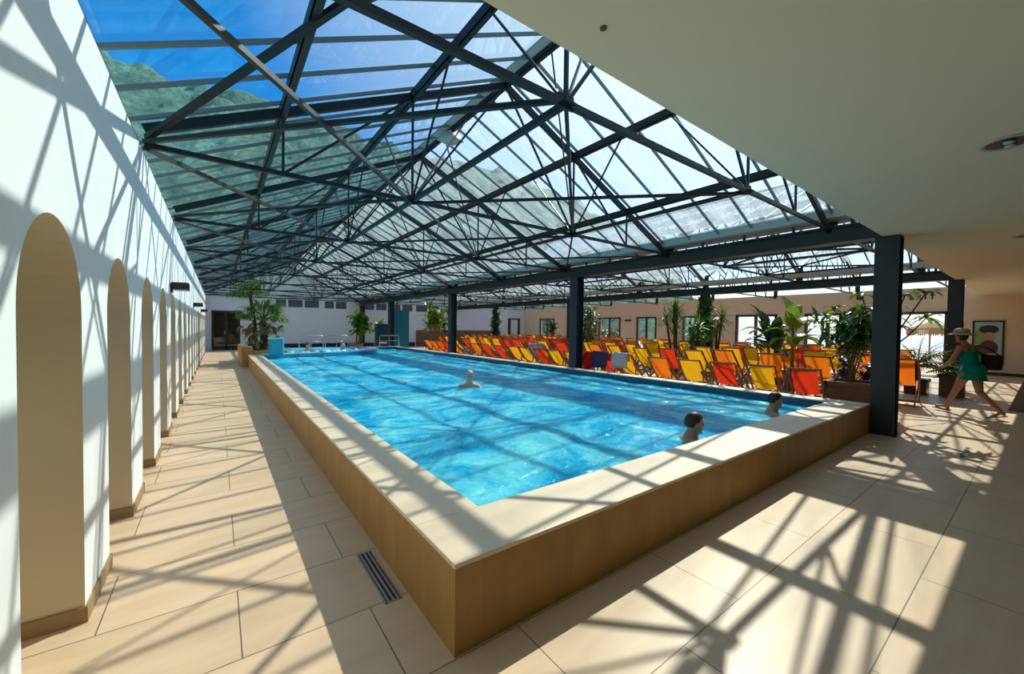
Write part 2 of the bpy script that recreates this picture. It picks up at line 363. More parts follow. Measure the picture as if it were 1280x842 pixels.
# ------------------------------------------------------------------ right wall with openings
DOORS=[(2.45,4.45,2.5,'open'),(5.5,7.4,2.5,'win'),(8.65,10.75,2.5,'win'),(12.3,14.0,2.48,'win'),(15.9,17.5,2.48,'win'),(18.9,21.0,2.48,'win'),(26.1,28.1,2.48,'win')]
def right_wall():
    w=MB(); y=-7; T=.3; H=3.5
    for a,b_,h,k in DOORS:
        w.box((XR,y,0),(XR+T,a,H)); w.box((XR,a,h),(XR+T,b_,H)); y=b_
    w.box((XR,y,0),(XR+T,YE+.3,H))
    struct('wall_right',w,M['beige'],'beige wall with brown framed glass doors behind the deck chairs','wall')
    sk=MB(); y=-7
    for a,b_,h,k in DOORS: sk.box((XR-.015,y,0),(XR+.001,a,.12)); y=b_
    sk.box((XR-.015,y,0),(XR+.001,YE,.12))
    struct('baseboard_right',sk,M['frame'],'dark skirting along the beige wall','baseboard')
    for i,(a,b_,h,k) in enumerate(DOORS):
        fr=MB(); t=.11
        xs=(XR-.04,XR+.12)
        fr.box((xs[0],a,0),(xs[1],a+t,h)); fr.box((xs[0],b_-t,0),(xs[1],b_,h)); fr.box((xs[0],a,h-t),(xs[1],b_,h))
        if k=='win':
            mid=(a+b_)/2
            fr.box((xs[0]+.03,mid-.07,0),(xs[1]-.03,mid+.07,h-t)); fr.box((xs[0]+.02,a+t,0),(xs[1]-.02,b_-t,.14))
            o=struct('door_%d'%(i+1),fr,M['frame'],['','glazed brown double door behind the white leaved bushes','glazed brown double door behind the banana plant','glazed brown door beside the ivy covered post','glazed brown door behind the tall yucca cluster','glazed brown door between wall lamp and poolside post','glazed brown door nearest the far corner of the beige wall'][i],'door')
            p=MB(); p.box((XR+.05,a+t,.14),(XR+.06,mid-.07,h-t)); p.box((XR+.05,mid+.07,.14),(XR+.06,b_-t,h-t)); p.build('pane',M['pane'],o)
            hd=MB(); hd.box((XR-.07,mid-.03,1.0),(XR-.03,mid+.0,1.14)); hd.build('handle',M['black'],o)
        else:
            struct('door_%d'%(i+1),fr,M['frame'],'open doorway in the beige wall giving onto the terrace','door')
right_wall()
# far end wall
def end_wall():
    w=MB(); T=.3; H=4.15
    ya,yb=YE,YE+T
    d1=(-.30,1.15,2.45); cl=[(3.1,3.75),(3.85,4.75),(4.85,5.75),(6.1,6.65),(6.75,7.5)]
    w.box((XW-.7,ya,0),(d1[0],yb,H-.7)); w.box((d1[0],ya,d1[2]),(d1[1],yb,H-.7)); w.box((d1[1],ya,0),(XR,yb,2.82))
    w.box((d1[1],ya,2.82),(3.1,yb,H-.7))
    z0,z1=2.82,3.32
    cl=[(3.1,3.7),(3.82,4.7),(4.82,5.72),(6.1,6.7),(6.82,7.55),(8.7,9.55),(9.7,10.5),(10.65,11.6),(11.75,12.6),(12.9,13.9),(14.05,14.95),(15.1,15.95)]
    x=3.1
    for a,b_ in cl:
        w.box((x,ya,z0),(a,yb,z1)); x=b_
    w.box((x,ya,z0),(XR,yb,z1)); w.box((3.1,ya,z1),(XR,yb,z1+.13))
    w.box((XW-.7,ya,H-.7),(3.1,yb,H-.6))
    struct('wall_end',w,M['whiteend'],'long white wall closing the far end of the pool hall','wall')
    for i,(a,b_) in enumerate(cl):
        p=MB(); p.box((a,ya+.06,z0),(b_,ya+.1,z1)); 
        o=struct('window_%d'%(i+1),p,M['clerestory'],'small dark high window %s in the far white wall'%(['above the palm','right of the palm crown','over the whirlpool rim','left of the last post group','next to the last pool post','just right of the last pool post','above the dark cabinet','above the teal boards','behind the tall banana stems','left of the orange chairs','above the orange chairs','near the ivy post'][i]),'window')
        q=MB(); q.box((a,ya+.02,z0),(b_,ya+.06,z0+.03)); q.box(((a+b_)/2-.015,ya+.02,z0),((a+b_)/2+.015,ya+.06,z1)); q.build('window_bar',M['bar'],o)
    # far dark door in the left corner
    d=MB(); t=.1
    d.box((d1[0],ya-.03,0),(d1[0]+t,ya+.12,d1[2])); d.box((d1[1]-t,ya-.03,0),(d1[1],ya+.12,d1[2])); d.box((d1[0],ya-.03,d1[2]-t),(d1[1],ya+.12,d1[2]))
    d.box((.38,ya,.0),(.47,ya+.09,d1[2]-t)); d.box((d1[0]+t,ya,0),(d1[1]-t,ya+.09,.25))
    o=struct('door_8',d,M['doorwood'],'dark brown glazed double door at the end of the walkway','door')
    p=MB(); p.box((d1[0]+t,ya+.04,.25),(.38,ya+.05,d1[2]-t)); p.box((.47,ya+.04,.25),(d1[1]-t,ya+.05,d1[2]-t)); p.build('pane',M['pane'],o)
    h=MB(); h.box((.34,ya-.06,1.0),(.37,ya,1.2)); h.build('handle',M['alu'],o)
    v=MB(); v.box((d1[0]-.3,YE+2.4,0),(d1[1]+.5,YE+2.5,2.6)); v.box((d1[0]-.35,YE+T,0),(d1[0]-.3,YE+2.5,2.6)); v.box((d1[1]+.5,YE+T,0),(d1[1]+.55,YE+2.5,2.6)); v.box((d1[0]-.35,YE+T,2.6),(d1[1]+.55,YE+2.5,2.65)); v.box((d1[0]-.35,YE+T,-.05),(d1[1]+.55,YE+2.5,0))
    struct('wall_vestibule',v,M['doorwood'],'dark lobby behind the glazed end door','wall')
    # brown framed door at the right end
    d=MB(); a,b_,h=22.1,23.5,2.5
    d.box((a,ya-.04,0),(a+.3,ya,h)); d.box((b_-.25,ya-.04,0),(b_,ya,h)); d.box((a,ya-.04,h-.12),(b_,ya,h))
    o=struct('door_9',d,M['doorwood'],'dark framed door with pale pane at the right end of the white wall','door')
    p=MB(); p.box((a+.3,ya-.02,0),(b_-.25,ya-.01,h-.12)); p.build('pane',M['whiteend'],o)
    # timber dado behind chairs
    t_=MB(); t_.box((12.9,ya-.06,0),(21.2,ya-.001,1.25)); t_.box((12.9,ya-.09,1.25),(21.2,ya-.001,1.32))
    struct('trim_1',t_,M['terr'],'red brown dado panel on the far wall behind the chairs','trim')
    t_=MB(); t_.box((1.6,ya-.03,0),(12.8,ya-.001,.35)); struct('trim_2',t_,M['black'],'dark skirting strip below the far white wall','trim')
end_wall()

# ------------------------------------------------------------------ roof
RIDGES=[(XW,3.78,B1),(B1,12.6,B2),(B2,20.35,XR)]
ZR=5.62
YT=[2.3,5.36,8.75,12.1,15.9,19.8,23.7,27.6]
def zroof(x,rx): return ZR-SLOPE*abs(x-rx)
NUM=['first','second','third','fourth','fifth','sixth','seventh','eighth','ninth']
SPN=['over the pool','over the near chairs','over the chairs by the beige wall']
def truss_nodes(si):
    xl,rx,xr=RIDGES[si]; s=1.58 if si<2 else (xr-rx)/3
    P=[x for x in (rx-2*s,rx-s,rx,rx+s,rx+2*s)]
    if si==1: P=[rx-2*1.37,rx-1.37,rx,rx+1.37,rx+2*1.37]
    if si==2: P=[rx-2*1.22,rx-1.22,rx,rx+1.22,rx+2*1.22]
    return P
def make_truss(si):
    xl,rx,xr=RIDGES[si]; P=truss_nodes(si)
    a=xl+(.0 if si==0 else .0); b_=xr
    t=thing('roof_truss','','truss',(0,0,0))
    zt=3.36
    def R_(p,q,w,h,name,m='steel'):
        mb=MB(); mb.bar(p,q,w,h); return mb.build(name,M[m],t)
    d=.09
    R_((a,0,zroof(a,rx)-d),(rx,0,ZR-d),.06,.10,'rafter'); R_((rx,0,ZR-d),(b_,0,zroof(b_,rx)-d),.06,.10,'rafter')
    R_((a,0,zt),(b_,0,zt),.045,.05,'tie_beam')
    for i,x in enumerate(P):
        if i==2: continue
        if i in(1,3): R_((x,0,zt),(x,0,zroof(x,rx)-d),.028,.028,'post')
        else: R_((x,0,zt),(x,0,zroof(x,rx)-d),.028,.028,'post')
    R_((P[1],0,zt),(rx,0,ZR-d),.028,.028,'diagonal_strut'); R_((P[3],0,zt),(rx,0,ZR-d),.028,.028,'diagonal_strut')
    R_((P[0],0,zt),(P[1],0,zroof(P[1],rx)-d),.028,.028,'diagonal_strut'); R_((P[4],0,zt),(P[3],0,zroof(P[3],rx)-d),.028,.028,'diagonal_strut')
    # gusset plates at lower nodes
    for x in (P[1],P[3]):
        mb=MB(); mb.box((x-.08,-.01,zt-.04),(x+.08,.01,zt+.07)); mb.box((x-.06,-.06,zt-.01),(x+.06,.06,zt+.0)); mb.build('gusset_plate',M['steel'],t)
    # foot brackets
    for x,w in ((a+.08,1),(b_,1)):
        if si==0 and x<0: continue
        mb=MB(); mb.box((x-.09,-.09,3.4),(x+.09,.09,3.42)); mb.box((x-.012,-.09,3.42),(x+.012,.09,zroof(b_,rx)+.02)); mb.build('foot_bracket',M['steel'],t)
    return t
for si in range(3):
    proto=None
    for k,y in enumerate(YT+[YE-.25]):
        if proto is None: proto=make_truss(si); o=proto
        else: o=copy_tree(proto)
        o.location=(0,y,0)
        tag(o,'dark steel roof truss %s, %s from the near ceiling'%(SPN[si],NUM[k]),'truss','roof trusses '+SPN[si])
# purlins
PN=['lowest left','upper left','ridge','upper right','lowest right']
for si in range(3):
    xl,rx,xr=RIDGES[si]; P=truss_nodes(si)
    for i,x in enumerate(P):
        z=zroof(x,rx)-.02
        o=thing('roof_purlin','long dark %s purlin running under the glass %s'%(PN[i],SPN[si]),'purlin',(x,YS,z),group='roof purlins '+SPN[si])
        w=WB(); y1=YE
        hh=.13 if i!=2 else .11
        w.box((x-.035,YS,z-hh),(x-.025,y1,z)); w.box((x-.035,YS,z-.012),(x+.035,y1,z)); w.box((x-.035,YS,z-hh),(x+.035,y1,z-hh+.012))
        w.build('channel',M['steel'],o)
        if i==2:
            w=WB(); w.box((x-.2,YS,z-.03),(x-.05,y1,z-.015)); w.build('flashing',M['ridge'],o)
# wind bracing (pool span all bays, other spans two node lines)
def bracing(si,k,y0,y1):
    xl,rx,xr=RIDGES[si]; P=truss_nodes(si); z=3.36
    t=thing('wind_bracing','thin steel bracing %s between the %s and %s trusses'%(SPN[si],NUM[k],NUM[k+1]),'bracing',(P[1],y0,z),group='roof bracing '+SPN[si])
    def R_(p,q,w,name='brace'):
        mb=WB(); mb.bar(p,q,w,w); mb.build(name,M['steel'],t)
    R_((P[1],y0,z),(P[1],y1,z),.05,'node_tie'); R_((P[3],y0,z),(P[3],y1,z),.05,'node_tie')
    if si==0 or k<5:
        R_((xl,y0,z-.03),(P[1],y1,z-.03),.04); R_((xl,y1,z+.03),(P[1],y0,z+.03),.04)
        R_((P[1],y1,z-.03),(P[3],y0,z-.03),.035); R_((P[1],y0,z+.03),(P[3],y1,z+.03),.035)
        if k>0: R_((P[3],y1,z-.03),(xr,y0,z-.03),.035); R_((P[3],y0,z+.03),(xr,y1,z+.03),.035)
        ym=(y0+y1)/2
        for x in (P[1],P[3]):
            zz=zroof(x,rx)-.12
            for yy in (y0,y1):
                s_=1 if yy==y0 else -1
                R_((x,yy,z),(x,yy+s_*(y1-y0)*.36,zz),.022,'strut')
        R_((rx,y0+ (y1-y0)*.36,ZR-.1),(P[1],y0,z),.022,'strut'); R_((rx,y1-(y1-y0)*.36,ZR-.1),(P[3],y1,z),.022,'strut')
    if k==0:
        R_((xl+.02,y1,zroof(xl,rx)-.16),((P[0]+P[1])/2,y0,zroof((P[0]+P[1])/2,rx)-.16),.05)
for si in range(3):
    ys=YT+[YE-.25]
    for k in range(len(ys)-1):
        if si==2 or (si==1 and k%2): continue
        bracing(si,k,ys[k],ys[k+1])
# glass slopes with glazing bars
gi=20
for si in range(3):
    xl,rx,xr=RIDGES[si]
    for side in (0,1):
        xa=(xl-.55 if si==0 else xl+.3) if side==0 else rx
        xb=rx if side==0 else (xr-.3 if si<2 else xr+.1)
        za=zroof(xa,rx)+.03; zb=zroof(xb,rx)+.03
        g=MB(); g.add([(xa,YS-.05,za),(xb,YS-.05,zb),(xb,YE+.1,zb),(xa,YE+.1,za)],[(0,1,2,3)])
        nm=['left','right'][side]
        o=struct('window_%d'%gi,g,M['glass_dusty_haze' if (side==1 or si>0) else 'glass'],'%s glass slope of the roof %s'%(nm,SPN[si]),'glass roof'); gi+=1
        bb=MB(); y=YS+.02; ns=0
        ys=YT+[YE]
        prev=YS-.1
        allb=[]
        prev=2.05-3.3
        for yy in ys:
            for j in range(5):
                q=prev+(yy-prev)*(j/5)
                if q>YS: allb.append(q)
            prev=yy
        allb=[2.19+.62*j for j in range(46) if 2.19+.62*j<YE]
        for q in allb: bb.bar((xa,q,za-.03),(xb,q,zb-.03),.034,.036)
        bb.build('glazing_bar',M['bar'],o)
# eave upstand on left wall top
e=MB(); e.box((XW-.62,YS,ZW),(XW-.52,YE,3.36)); struct('trim_3',e,M['gutter'],'pale metal eaves strip on top of the arched wall','trim')
# fascia above ceiling edge closing the roof ends + gable glass at far end
gab=MB()
for si in range(3):
    xl,rx,xr=RIDGES[si]; zb=3.45
    gab.add([(xl,YE+.15,zb),(xr,YE+.15,zb),(xr,YE+.15,zroof(xr,rx)),(rx,YE+.15,ZR),(xl,YE+.15,zroof(xl,rx))],[(0,1,2,3,4)])
o=struct('window_30',gab,M['glass'],'glazed gables at the far end of the three roofs','glass gable')
gs=MB()
for si in range(3):
    xl,rx,xr=RIDGES[si]
    for j in range(5):
        z=3.55+j*.32
        half=(ZR-z)/SLOPE; x0=max(xl,rx-half); x1=min(xr,rx+half)
        gs.box((x0,YE-.02,z),(x1,YE+.12,z+.24))
gs.build('louvre_panel',M['whiteend'],o)
gn=MB()
for si in range(3):
    xl,rx,xr=RIDGES[si]
    gn.add([(xl,YS-.02,ZS+.7),(xr,YS-.02,ZS+.7),(rx,YS-.02,ZR)],[(0,1,2)])
struct('window_31',gn,M['glass'],'glazed gables above the edge of the flat ceiling','glass gable')

# beams, gutters, columns
def ibeam(x,name,label,y0,y1):
    t=thing(name,label,'beam',(x,y0,3.12)); w=WB()
    w.box((x-.13,y0,3.10),(x+.13,y1,3.13)); w.box((x-.13,y0,3.36),(x+.13,y1,3.39)); w.box((x-.02,y0,3.13),(x+.02,y1,3.36)); w.build('steel_section',M['column'],t)
    g=WB(); g.add([(x-.34,y0,3.66),(x-.30,y0,3.50),(x+.30,y0,3.50),(x+.34,y0,3.66),(x-.34,y1,3.66),(x-.30,y1,3.50),(x+.30,y1,3.50),(x+.34,y1,3.66)],
      [(0,4,5,1),(1,5,6,2),(2,6,7,3)]); gt=g.build('gutter',M['gutter'],t)
    y=y0+.4
    while y<y1:
        q=WB(); q.box((x-.02,y-.02,3.39),(x+.02,y+.02,3.50)); q.build('gutter_post',M['column'],gt); y+=.85
ibeam(B1,'roof_beam','long dark steel beam above the chairs side of the pool',YS,YE)
ibeam(B2,'roof_beam','long dark steel beam over the middle of the deck chairs',YS,YE)
def column(x,y,label,s=.29):
    t=thing('steel_column',label,'column',(x,y,0),group='steel columns'); h=s/2
    zt=3.10
    w=MB(); w.box((-h,-h,0),(-h+.02,h,zt)); w.build('flange',M['column'],t)
    w=MB(); w.box((h-.02,-h,0),(h,h,zt)); w.build('flange',M['column'],t)
    w=MB(); w.box((-h+.02,-.012,0),(h-.02,.012,zt)); w.build('web',M['column'],t)
    w=MB(); w.box((-h-.04,-h-.04,0),(h+.04,h+.04,.015)); w.build('base_plate',M['column'],t)
    w=MB(); w.box((-h-.0,-h-.0,zt-.015),(h+.0,h+.0,zt)); w.build('cap_plate',M['column'],t)
L1=['large dark steel column at the near right corner of the pool','dark steel column by the pool beside the purple towel chair','dark steel column left of the lilac towel chair','dark steel column in front of the teal boards','last dark steel column at the far white wall']
for y,l in zip(COLS1,L1): column(B1,y,l)
for y,l in zip([1.58,8.75,16.8,24.6],['dark steel column behind the taupe planter box','dark steel column overgrown with ivy, right of the yuccas','dark steel column behind the bushy creeper amid the chairs','dark steel column with ivy in front of the far white wall']): column(B2,y,l)

# ------------------------------------------------------------------ pool
X0,X1,Y0,Y1=.905,8.37,1.66,22.3; XI0,XI1,YI0,YI1=1.33,8.05,2.13,22.0; ZL=.465; ZC=.44
pl=thing('swimming_pool','raised rectangular pool with bounce-toned stone sides and pale coping','pool',(X0,Y0,0))
w=WB()
w.box((X0+.01,Y0+.01,0),(X1-.01,YI0,ZC)); w.box((X0+.01,YI0,0),(XI0,Y1,ZC)); w.box((XI1,YI0,0),(X1-.01,Y1,ZC)); w.box((XI0,YI1,0),(XI1,Y1,ZC))
w.build('side_cladding',M['clad'],pl)
w=WB()
w.box((X0,Y0,ZC),(X1,YI0,ZL)); w.box((X0,YI0,ZC),(XI0,Y1,ZL)); w.box((XI1,YI0,ZC),(X1,Y1,ZL)); w.box((XI0,YI1,ZC),(XI1,Y1,ZL))
w.build('coping',M['coping'],pl,bevel=.006)
w=WB()
zb=-1.1; e=.004
w.add([(XI0,YI0,zb),(XI1,YI0,zb),(XI1,YI1,zb),(XI0,YI1,zb)],[(0,1,2,3)])
w.box((XI0-.2,YI0,zb),(XI0+e,YI1,.22)); w.box((XI1-e,YI0,zb),(XI1+.2,YI1,.22)); w.box((XI0,YI0-.2,zb),(XI1,YI0+e,.22)); w.box((XI0,YI1-e,zb),(XI1,YI1+.2,.22))
w.build('tiled_basin',M['tile'],pl)
w=WB()
w.box((XI0-.02,YI0,.22),(XI0+2*e,YI1,ZC)); w.box((XI1-2*e,YI0,.22),(XI1+.02,YI1,ZC)); w.box((XI0,YI0-.02,.22),(XI1,YI0+2*e,ZC)); w.box((XI0,YI1-2*e,.22),(XI1,YI1+.02,ZC))
w.build('shade_strip',M['shadetile'],pl)  # painted shade between coping and waterline
# water with real ripples
def water(xa,xb,ya,yb,z,amp,st):
    vs=[];fs=[]; nx=int((xb-xa)/st); ny=int((yb-ya)/st)
    for j in range(ny+1):
        for i in range(nx+1):
            x=xa+(xb-xa)*i/nx; y=ya+(yb-ya)*j/ny
            h=amp*(noise.noise(V((x*1.3,y*1.3,0)))*1.2+noise.noise(V((x*3.3,y*3.3,4)))*.7+noise.noise(V((x*7.5,y*7.5,9)))*.35)
            vs.append((x,y,z+h))
    for j in range(ny):
        for i in range(nx):
            a=j*(nx+1)+i; fs.append((a,a+1,a+nx+2,a+nx+1))
    m=WB(); m.add(vs,fs); return m
o=water(XI0+.01,XI1-.01,YI0+.01,YI1-.01,.325,.022,.06).build('water',M['water'],None,smooth=True)
tag(o,'rippling turquoise water filling the long pool','water',kind='stuff')

# whirlpool in the far left of the basin
wp=thing('whirlpool_basin','turquoise rimmed whirlpool at the far left end of the pool','whirlpool',(2.0,17.6,.46))
rim=[]; 
path=[(1.34,17.62),(2.5,17.72),(4.0,17.95),(5.2,18.35),(5.9,18.95),(6.25,19.7),(6.3,20.6),(6.1,21.9)]
def ribbon(mb,path,w,z0,z1):
    for a,b_ in zip(path,path[1:]): 
        mb.bar((a[0],a[1],(z0+z1)/2),(b_[0],b_[1],(z0+z1)/2),w,z1-z0)
r_=WB(); ribbon(r_,path,.28,.2,.47); r_.build('rim_wall',M['turq'],wp)
r_=WB(); ribbon(r_,path,.30,.47,.50); r_.build('rim_top',M['turqedge'],wp)
o=water(1.5,6.0,18.0,21.9,.50,.02,.12)
vs=[p for p in o.v]
o=o.build('whirlpool_water',M['water'],wp,smooth=True)
fo=WB()
random.seed(3)
for k in range(70):
    t=random.random(); i=int(t*5); a,b_=path[i],path[i+1]; u=random.random()
    x=a[0]+(b_[0]-a[0])*u+.0; y=a[1]+(b_[1]-a[1])*u+random.uniform(.15,.7); r=random.uniform(.05,.14)
    fo.lathe([(r,-.01),(r*.9,r*.25),(r*.45,r*.5),(.01,r*.55)],(x,y,.49),8)
o=fo.build('foam',M['foam'],wp,smooth=True); o['kind']='stuff'
bx=thing('waterfall_box','turquoise box with pale edge standing at the left of the whirlpool','box',(1.6,17.5,.46))
w=WB(); w.box((1.57,17.45,.465),(2.0,17.75,1.06)); w.build('body',M['turq'],bx,bevel=.02)
w=WB(); w.box((1.53,17.42,1.06),(2.05,17.78,1.11)); w.build('cap',M['turqedge'],bx,bevel=.01)
w=WB(); w.box((2.0,17.45,.465),(2.05,17.75,1.06)); w.build('side_edge',M['turqedge'],bx)
# stone planter in the far corner
sp=thing('stone_planter','bounce-toned stone planter wall at the far left pool corner, holding the palm','planter',(.8,18.0,0))
w=WB(); w.box((.72,17.8,0),(2.2,18.0,.60)); w.box((.72,18.0,0),(.92,21.6,.72)); w.box((2.05,18.0,.0),(2.2,21.6,.6)); w.box((.92,21.4,0),(2.05,21.6,.6)); w.box((.70,17.72,.60),(1.05,18.1,.78))
w.build('planter_wall',M['clad'],sp,bevel=.01)
w=WB(); w.box((.92,18.0,.3),(2.05,21.4,.56)); w.build('soil',M['soil'],sp)
# drain in floor
d=thing('floor_drain_grate','slotted aluminium drain grate in the floor beside the pool','drain',(.82,2.53,0))
w=MB(); w.box((-.045,-.29,.0005),(.045,.29,.003)); w.build('recess',M['black'],d)
w=MB(); w.box((-.05,-.3,0),(-.042,.3,.007)); w.box((.042,-.3,0),(.05,.3,.007)); w.box((-.05,-.3,0),(.05,-.292,.007)); w.box((-.05,.292,0),(.05,.3,.007))
w.build('frame',M['alu'],d)
for i in range(3):
    w=MB(); x=-.028+i*.028; w.box((x-.006,-.29,.003),(x+.006,.29,.007)); w.build('slat',M['alu'],d)
def hatch(x,y,l,label):
    d=thing('floor_slot_drain',label,'drain',(x,y,0)); w=MB(); w.box((-l/2,-.02,0),(l/2,.02,.004)); w.build('slot',M['black'],d); w=MB(); w.box((-l/2-.01,-.03,0),(l/2+.01,-.02,.005)); w.box((-l/2-.01,.02,0),(l/2+.01,.03,.005)); w.build('edge_strip',M['alu'],d)
hatch(8.1,.63,.75,'short dark slot drain in the sunlit floor near the column'); hatch(8.35,.06,.75,'short dark slot drain in the shaded floor near the right edge')

# handrails + far equipment
def rail(x,y,rz,label):
    t=thing('pool_handrail',label,'handrail',(x,y,.465),rz,'steel pool handrails')
    w=MB(); w.tube([(-.55,0,0),(-.55,0,.55),(-.5,0,.62),(.5,0,.62),(.55,0,.55),(.55,0,0)],.018,8); w.build('top_rail',M['chrome'],t,smooth=True)
    w=MB(); w.tube([(-.55,0,.32),(.55,0,.32)],.012,8); w.build('mid_rail',M['chrome'],t,smooth=True)
    w=MB(); w.tube([(0,0,0),(0,0,.61)],.012,8); w.build('post',M['chrome'],t,smooth=True)
rail(7.8,22.15,0,'steel handrail at the far pool edge before the teal boards')
rail(5.0,22.15,0,'steel handrail behind the whirlpool before the terracotta pot')
rail(3.8,22.15,.0,'steel handrail behind the whirlpool, left one by the banana plant')
tb=thing('teal_board_screen','tall teal screen of vertical boards at the far pool end','screen',(9.3,24.4,0))
w=WB(); w.box((8.87,24.4,0),(9.85,24.46,2.62)); w.build('backing',M['teal'],tb)
for i in range(6):
    w=WB(); x=8.88+i*.163; w.box((x,24.36,.02),(x+.15,24.4,2.6)); w.build('board',M['teal'],tb)
cb=thing('dark_cabinet','dark blue cabinet standing beside the teal boards','cabinet',(8.4,25,0))
w=WB(); w.box((8.05,25.1,0),(8.75,25.6,1.75)); w.build('body',M['navy'],cb,bevel=.01)
w=WB(); w.box((8.1,25.07,.95),(8.7,25.1,1.65)); w.build('door',M['navy'],cb); 
w=WB(); w.box((8.15,25.05,.5),(8.65,25.09,.62)); w.build('white_shelf_edge',M['white'],cb)

# ------------------------------------------------------------------ fittings
def sconce(y,label):
    t=thing('wall_lamp',label,'wall lamp',(XW,y,2.14),group='black lamps on the arched wall')
    w=MB(); w.box((0,-.09,-.06),(.02,.09,.09)); w.build('mount',M['black'],t)
    w=MB(); w.box((.02,-.17,-.02),(.22,.17,.09)); w.build('housing',M['black'],t,bevel=.008)
    w=MB(); w.box((.04,-.15,-.025),(.2,.15,-.02)); w.build('lens',M['floodglass'],t)
sconce(8.05,'nearest black box lamp on the arched white wall'); sconce(15.2,'middle black box lamp on the arched white wall'); sconce(21.6,'farthest black box lamp on the arched white wall')
def downlight(x,y,label):
    t=thing('ceiling_downlight',label,'downlight',(x,y,ZS),group='recessed ceiling lights')
    w=MB(); w.lathe([(.125,-.0),(.13,-.008),(.165,-.01),(.175,0)],n=36); w.build('trim_ring',M['countertrim'],t,smooth=True)
    w=MB(); w.lathe([(.125,-.006),(.12,-.004),(.11,-.003)],n=36); rf=w.build('reflector',M['black'],t)
    for dx in (-.05,.05):
        w=MB(); w.lathe([(.035,-.012),(.03,-.022),(.01,-.026)],(dx,0,0),16); w.build('bulb',M['floodglass'],rf,smooth=True)
downlight(4.98,.22,'large recessed ceiling light near the right edge'); downlight(9.9,.22,'second recessed ceiling light along the flat ceiling'); downlight(14.8,.22,'third recessed ceiling light, farthest along the flat ceiling')
t=thing('ceiling_sensor','tiny round sensor on the flat ceiling above the glass edge','sensor',(1.55,1.36,ZS))
w=MB(); w.lathe([(.018,0),(.018,-.006),(.008,-.014),(.004,-.015)],n=16); w.build('body',M['taupe'],t)
# floodlight by the ridge
t=thing('hanging_floodlight','square grey floodlight hanging below the roof ridge','floodlight',(3.8,7.3,5.36),.3)
w=MB(); w.add([(-.2,-.2,0),(.2,-.2,0),(.2,.2,0),(-.2,.2,0),(-.11,-.11,.16),(.11,-.11,.16),(.11,.11,.16),(-.11,.11,.16)],[(0,3,2,1),(4,5,6,7),(0,1,5,4),(1,2,6,5),(2,3,7,6),(3,0,4,7)]); w.build('housing',M['gutter'],t,bevel=.01)
w=MB(); w.box((-.17,-.17,-.012),(.17,.17,0)); w.build('lens',M['floodglass'],t)
w=MB(); w.bar((0,0,.16),(0,0,.26),.03); w.bar((-.12,0,.26),(.12,0,.26),.03); w.build('bracket',M['black'],t)
# exit lettering on beige wall
def letters():
    t=thing('wall_lettering','dark letters above the open doorway on the beige wall','lettering',(XR-.01,3.25,3.02))
    g={'E':[(0,0,.3,1),(0,0,1,.22),(0,.39,.8,.61),(0,.78,1,1)],
       'X':None,'I':[(.35,0,.65,1)],'T':[(0,.78,1,1),(.36,0,.64,1)]}
    x=.0
    for ch in 'EXIT':
        w=MB()
        if ch=='X':
            w.bar((0,0,0),(0,-.15,.2),.02,.05,up=(1,0,0)); w.bar((0,-.15,0),(0,0,.2),.02,.05,up=(1,0,0))
        else:
            for a,b_,c_,d_ in g[ch]: w.box((-.01,-c_*.15,b_*.2),(.01,-a*.15,d_*.2))
        o=w.build('letter',M['black'],t); o.location=(0,.36-x,0); x+=.2
letters()
# wall pictures
def picture():
    t=thing('framed_poster','tall framed poster of a beach scene on the beige wall','poster',(XR-.02,1.40,1.25))
    w=MB(); 
    for a,b_ in (((-.03,-.40,-.86),(.02,-.35,.86)),((-.03,.35,-.86),(.02,.40,.86)),((-.03,-.40,.81),(.02,.40,.86)),((-.03,-.40,-.86),(.02,.40,-.81))): w.box(a,b_)
    w.build('frame',M['black'],t)
    cols=[('sky',(.45,.6,.55,1)),('hat',(.02,.03,.04,1)),('skin_patch',(.5,.25,.13,1)),('dress',(.6,.38,.08,1)),('foliage',(.2,.3,.12,1)),('dark',(.08,.03,.03,1))]
    def pc(n,pts,c,d):
        w=MB(); w.add([(-.006-d*.002,y,z) for y,z in pts]+[(.0,y,z) for y,z in pts],[tuple(range(len(pts))),tuple(range(len(pts),2*len(pts)))[::-1]]+[(i,(i+1)%len(pts),(i+1)%len(pts)+len(pts),i+len(pts)) for i in range(len(pts))]); w.build(n,mat('print_'+n,c,.4),t)
    E_=lambda cy,cz,ry,rz,n=20:[(cy+ry*math.cos(2*PI*k/n),cz+rz*math.sin(2*PI*k/n)) for k in range(n)]
    pc('printed_sky',[(-.36,-.82),(.36,-.82),(.36,.82),(-.36,.82)],(.42,.55,.48,1),0)
    pc('printed_foliage',E_(.15,.15,.2,.5),(.25,.36,.16,1),1)
    pc('printed_hat',E_(-.02,.52,.25,.16),(.02,.03,.04,1),2)
    pc('printed_face',E_(-.02,.22,.16,.2),(.55,.28,.14,1),3)
    pc('printed_jacket',E_(-.02,-.2,.24,.3),(.08,.03,.03,1),4)
    pc('printed_dress',[(-.3,-.82),(.3,-.82),(.22,-.4),(-.22,-.4)],(.62,.4,.08,1),5)
picture()
def small_box(name,label,cat,c,s,m,sub):
    t=thing(name,label,cat,c); w=MB(); w.box((-s[0]/2,-s[1]/2,-s[2]/2),(s[0]/2,s[1]/2,s[2]/2)); w.build('casing',M[m],t,bevel=.01)
    w=MB(); w.box((-s[0]/2-.01,-s[1]*.3,-s[2]*.3),(-s[0]/2,s[1]*.3,s[2]*.3)); w.build('cover',M[sub],t)
small_box('wall_switch','small dark switch on the beige wall left of the poster','switch',(XR-.03,2.12,1.95),(.06,.16,.14),'black','taupe')
small_box('wall_lamp','small dark lamp on the beige wall between two glazed doors','wall lamp',(XR-.06,18.2,2.25),(.12,.5,.12),'frame','black')
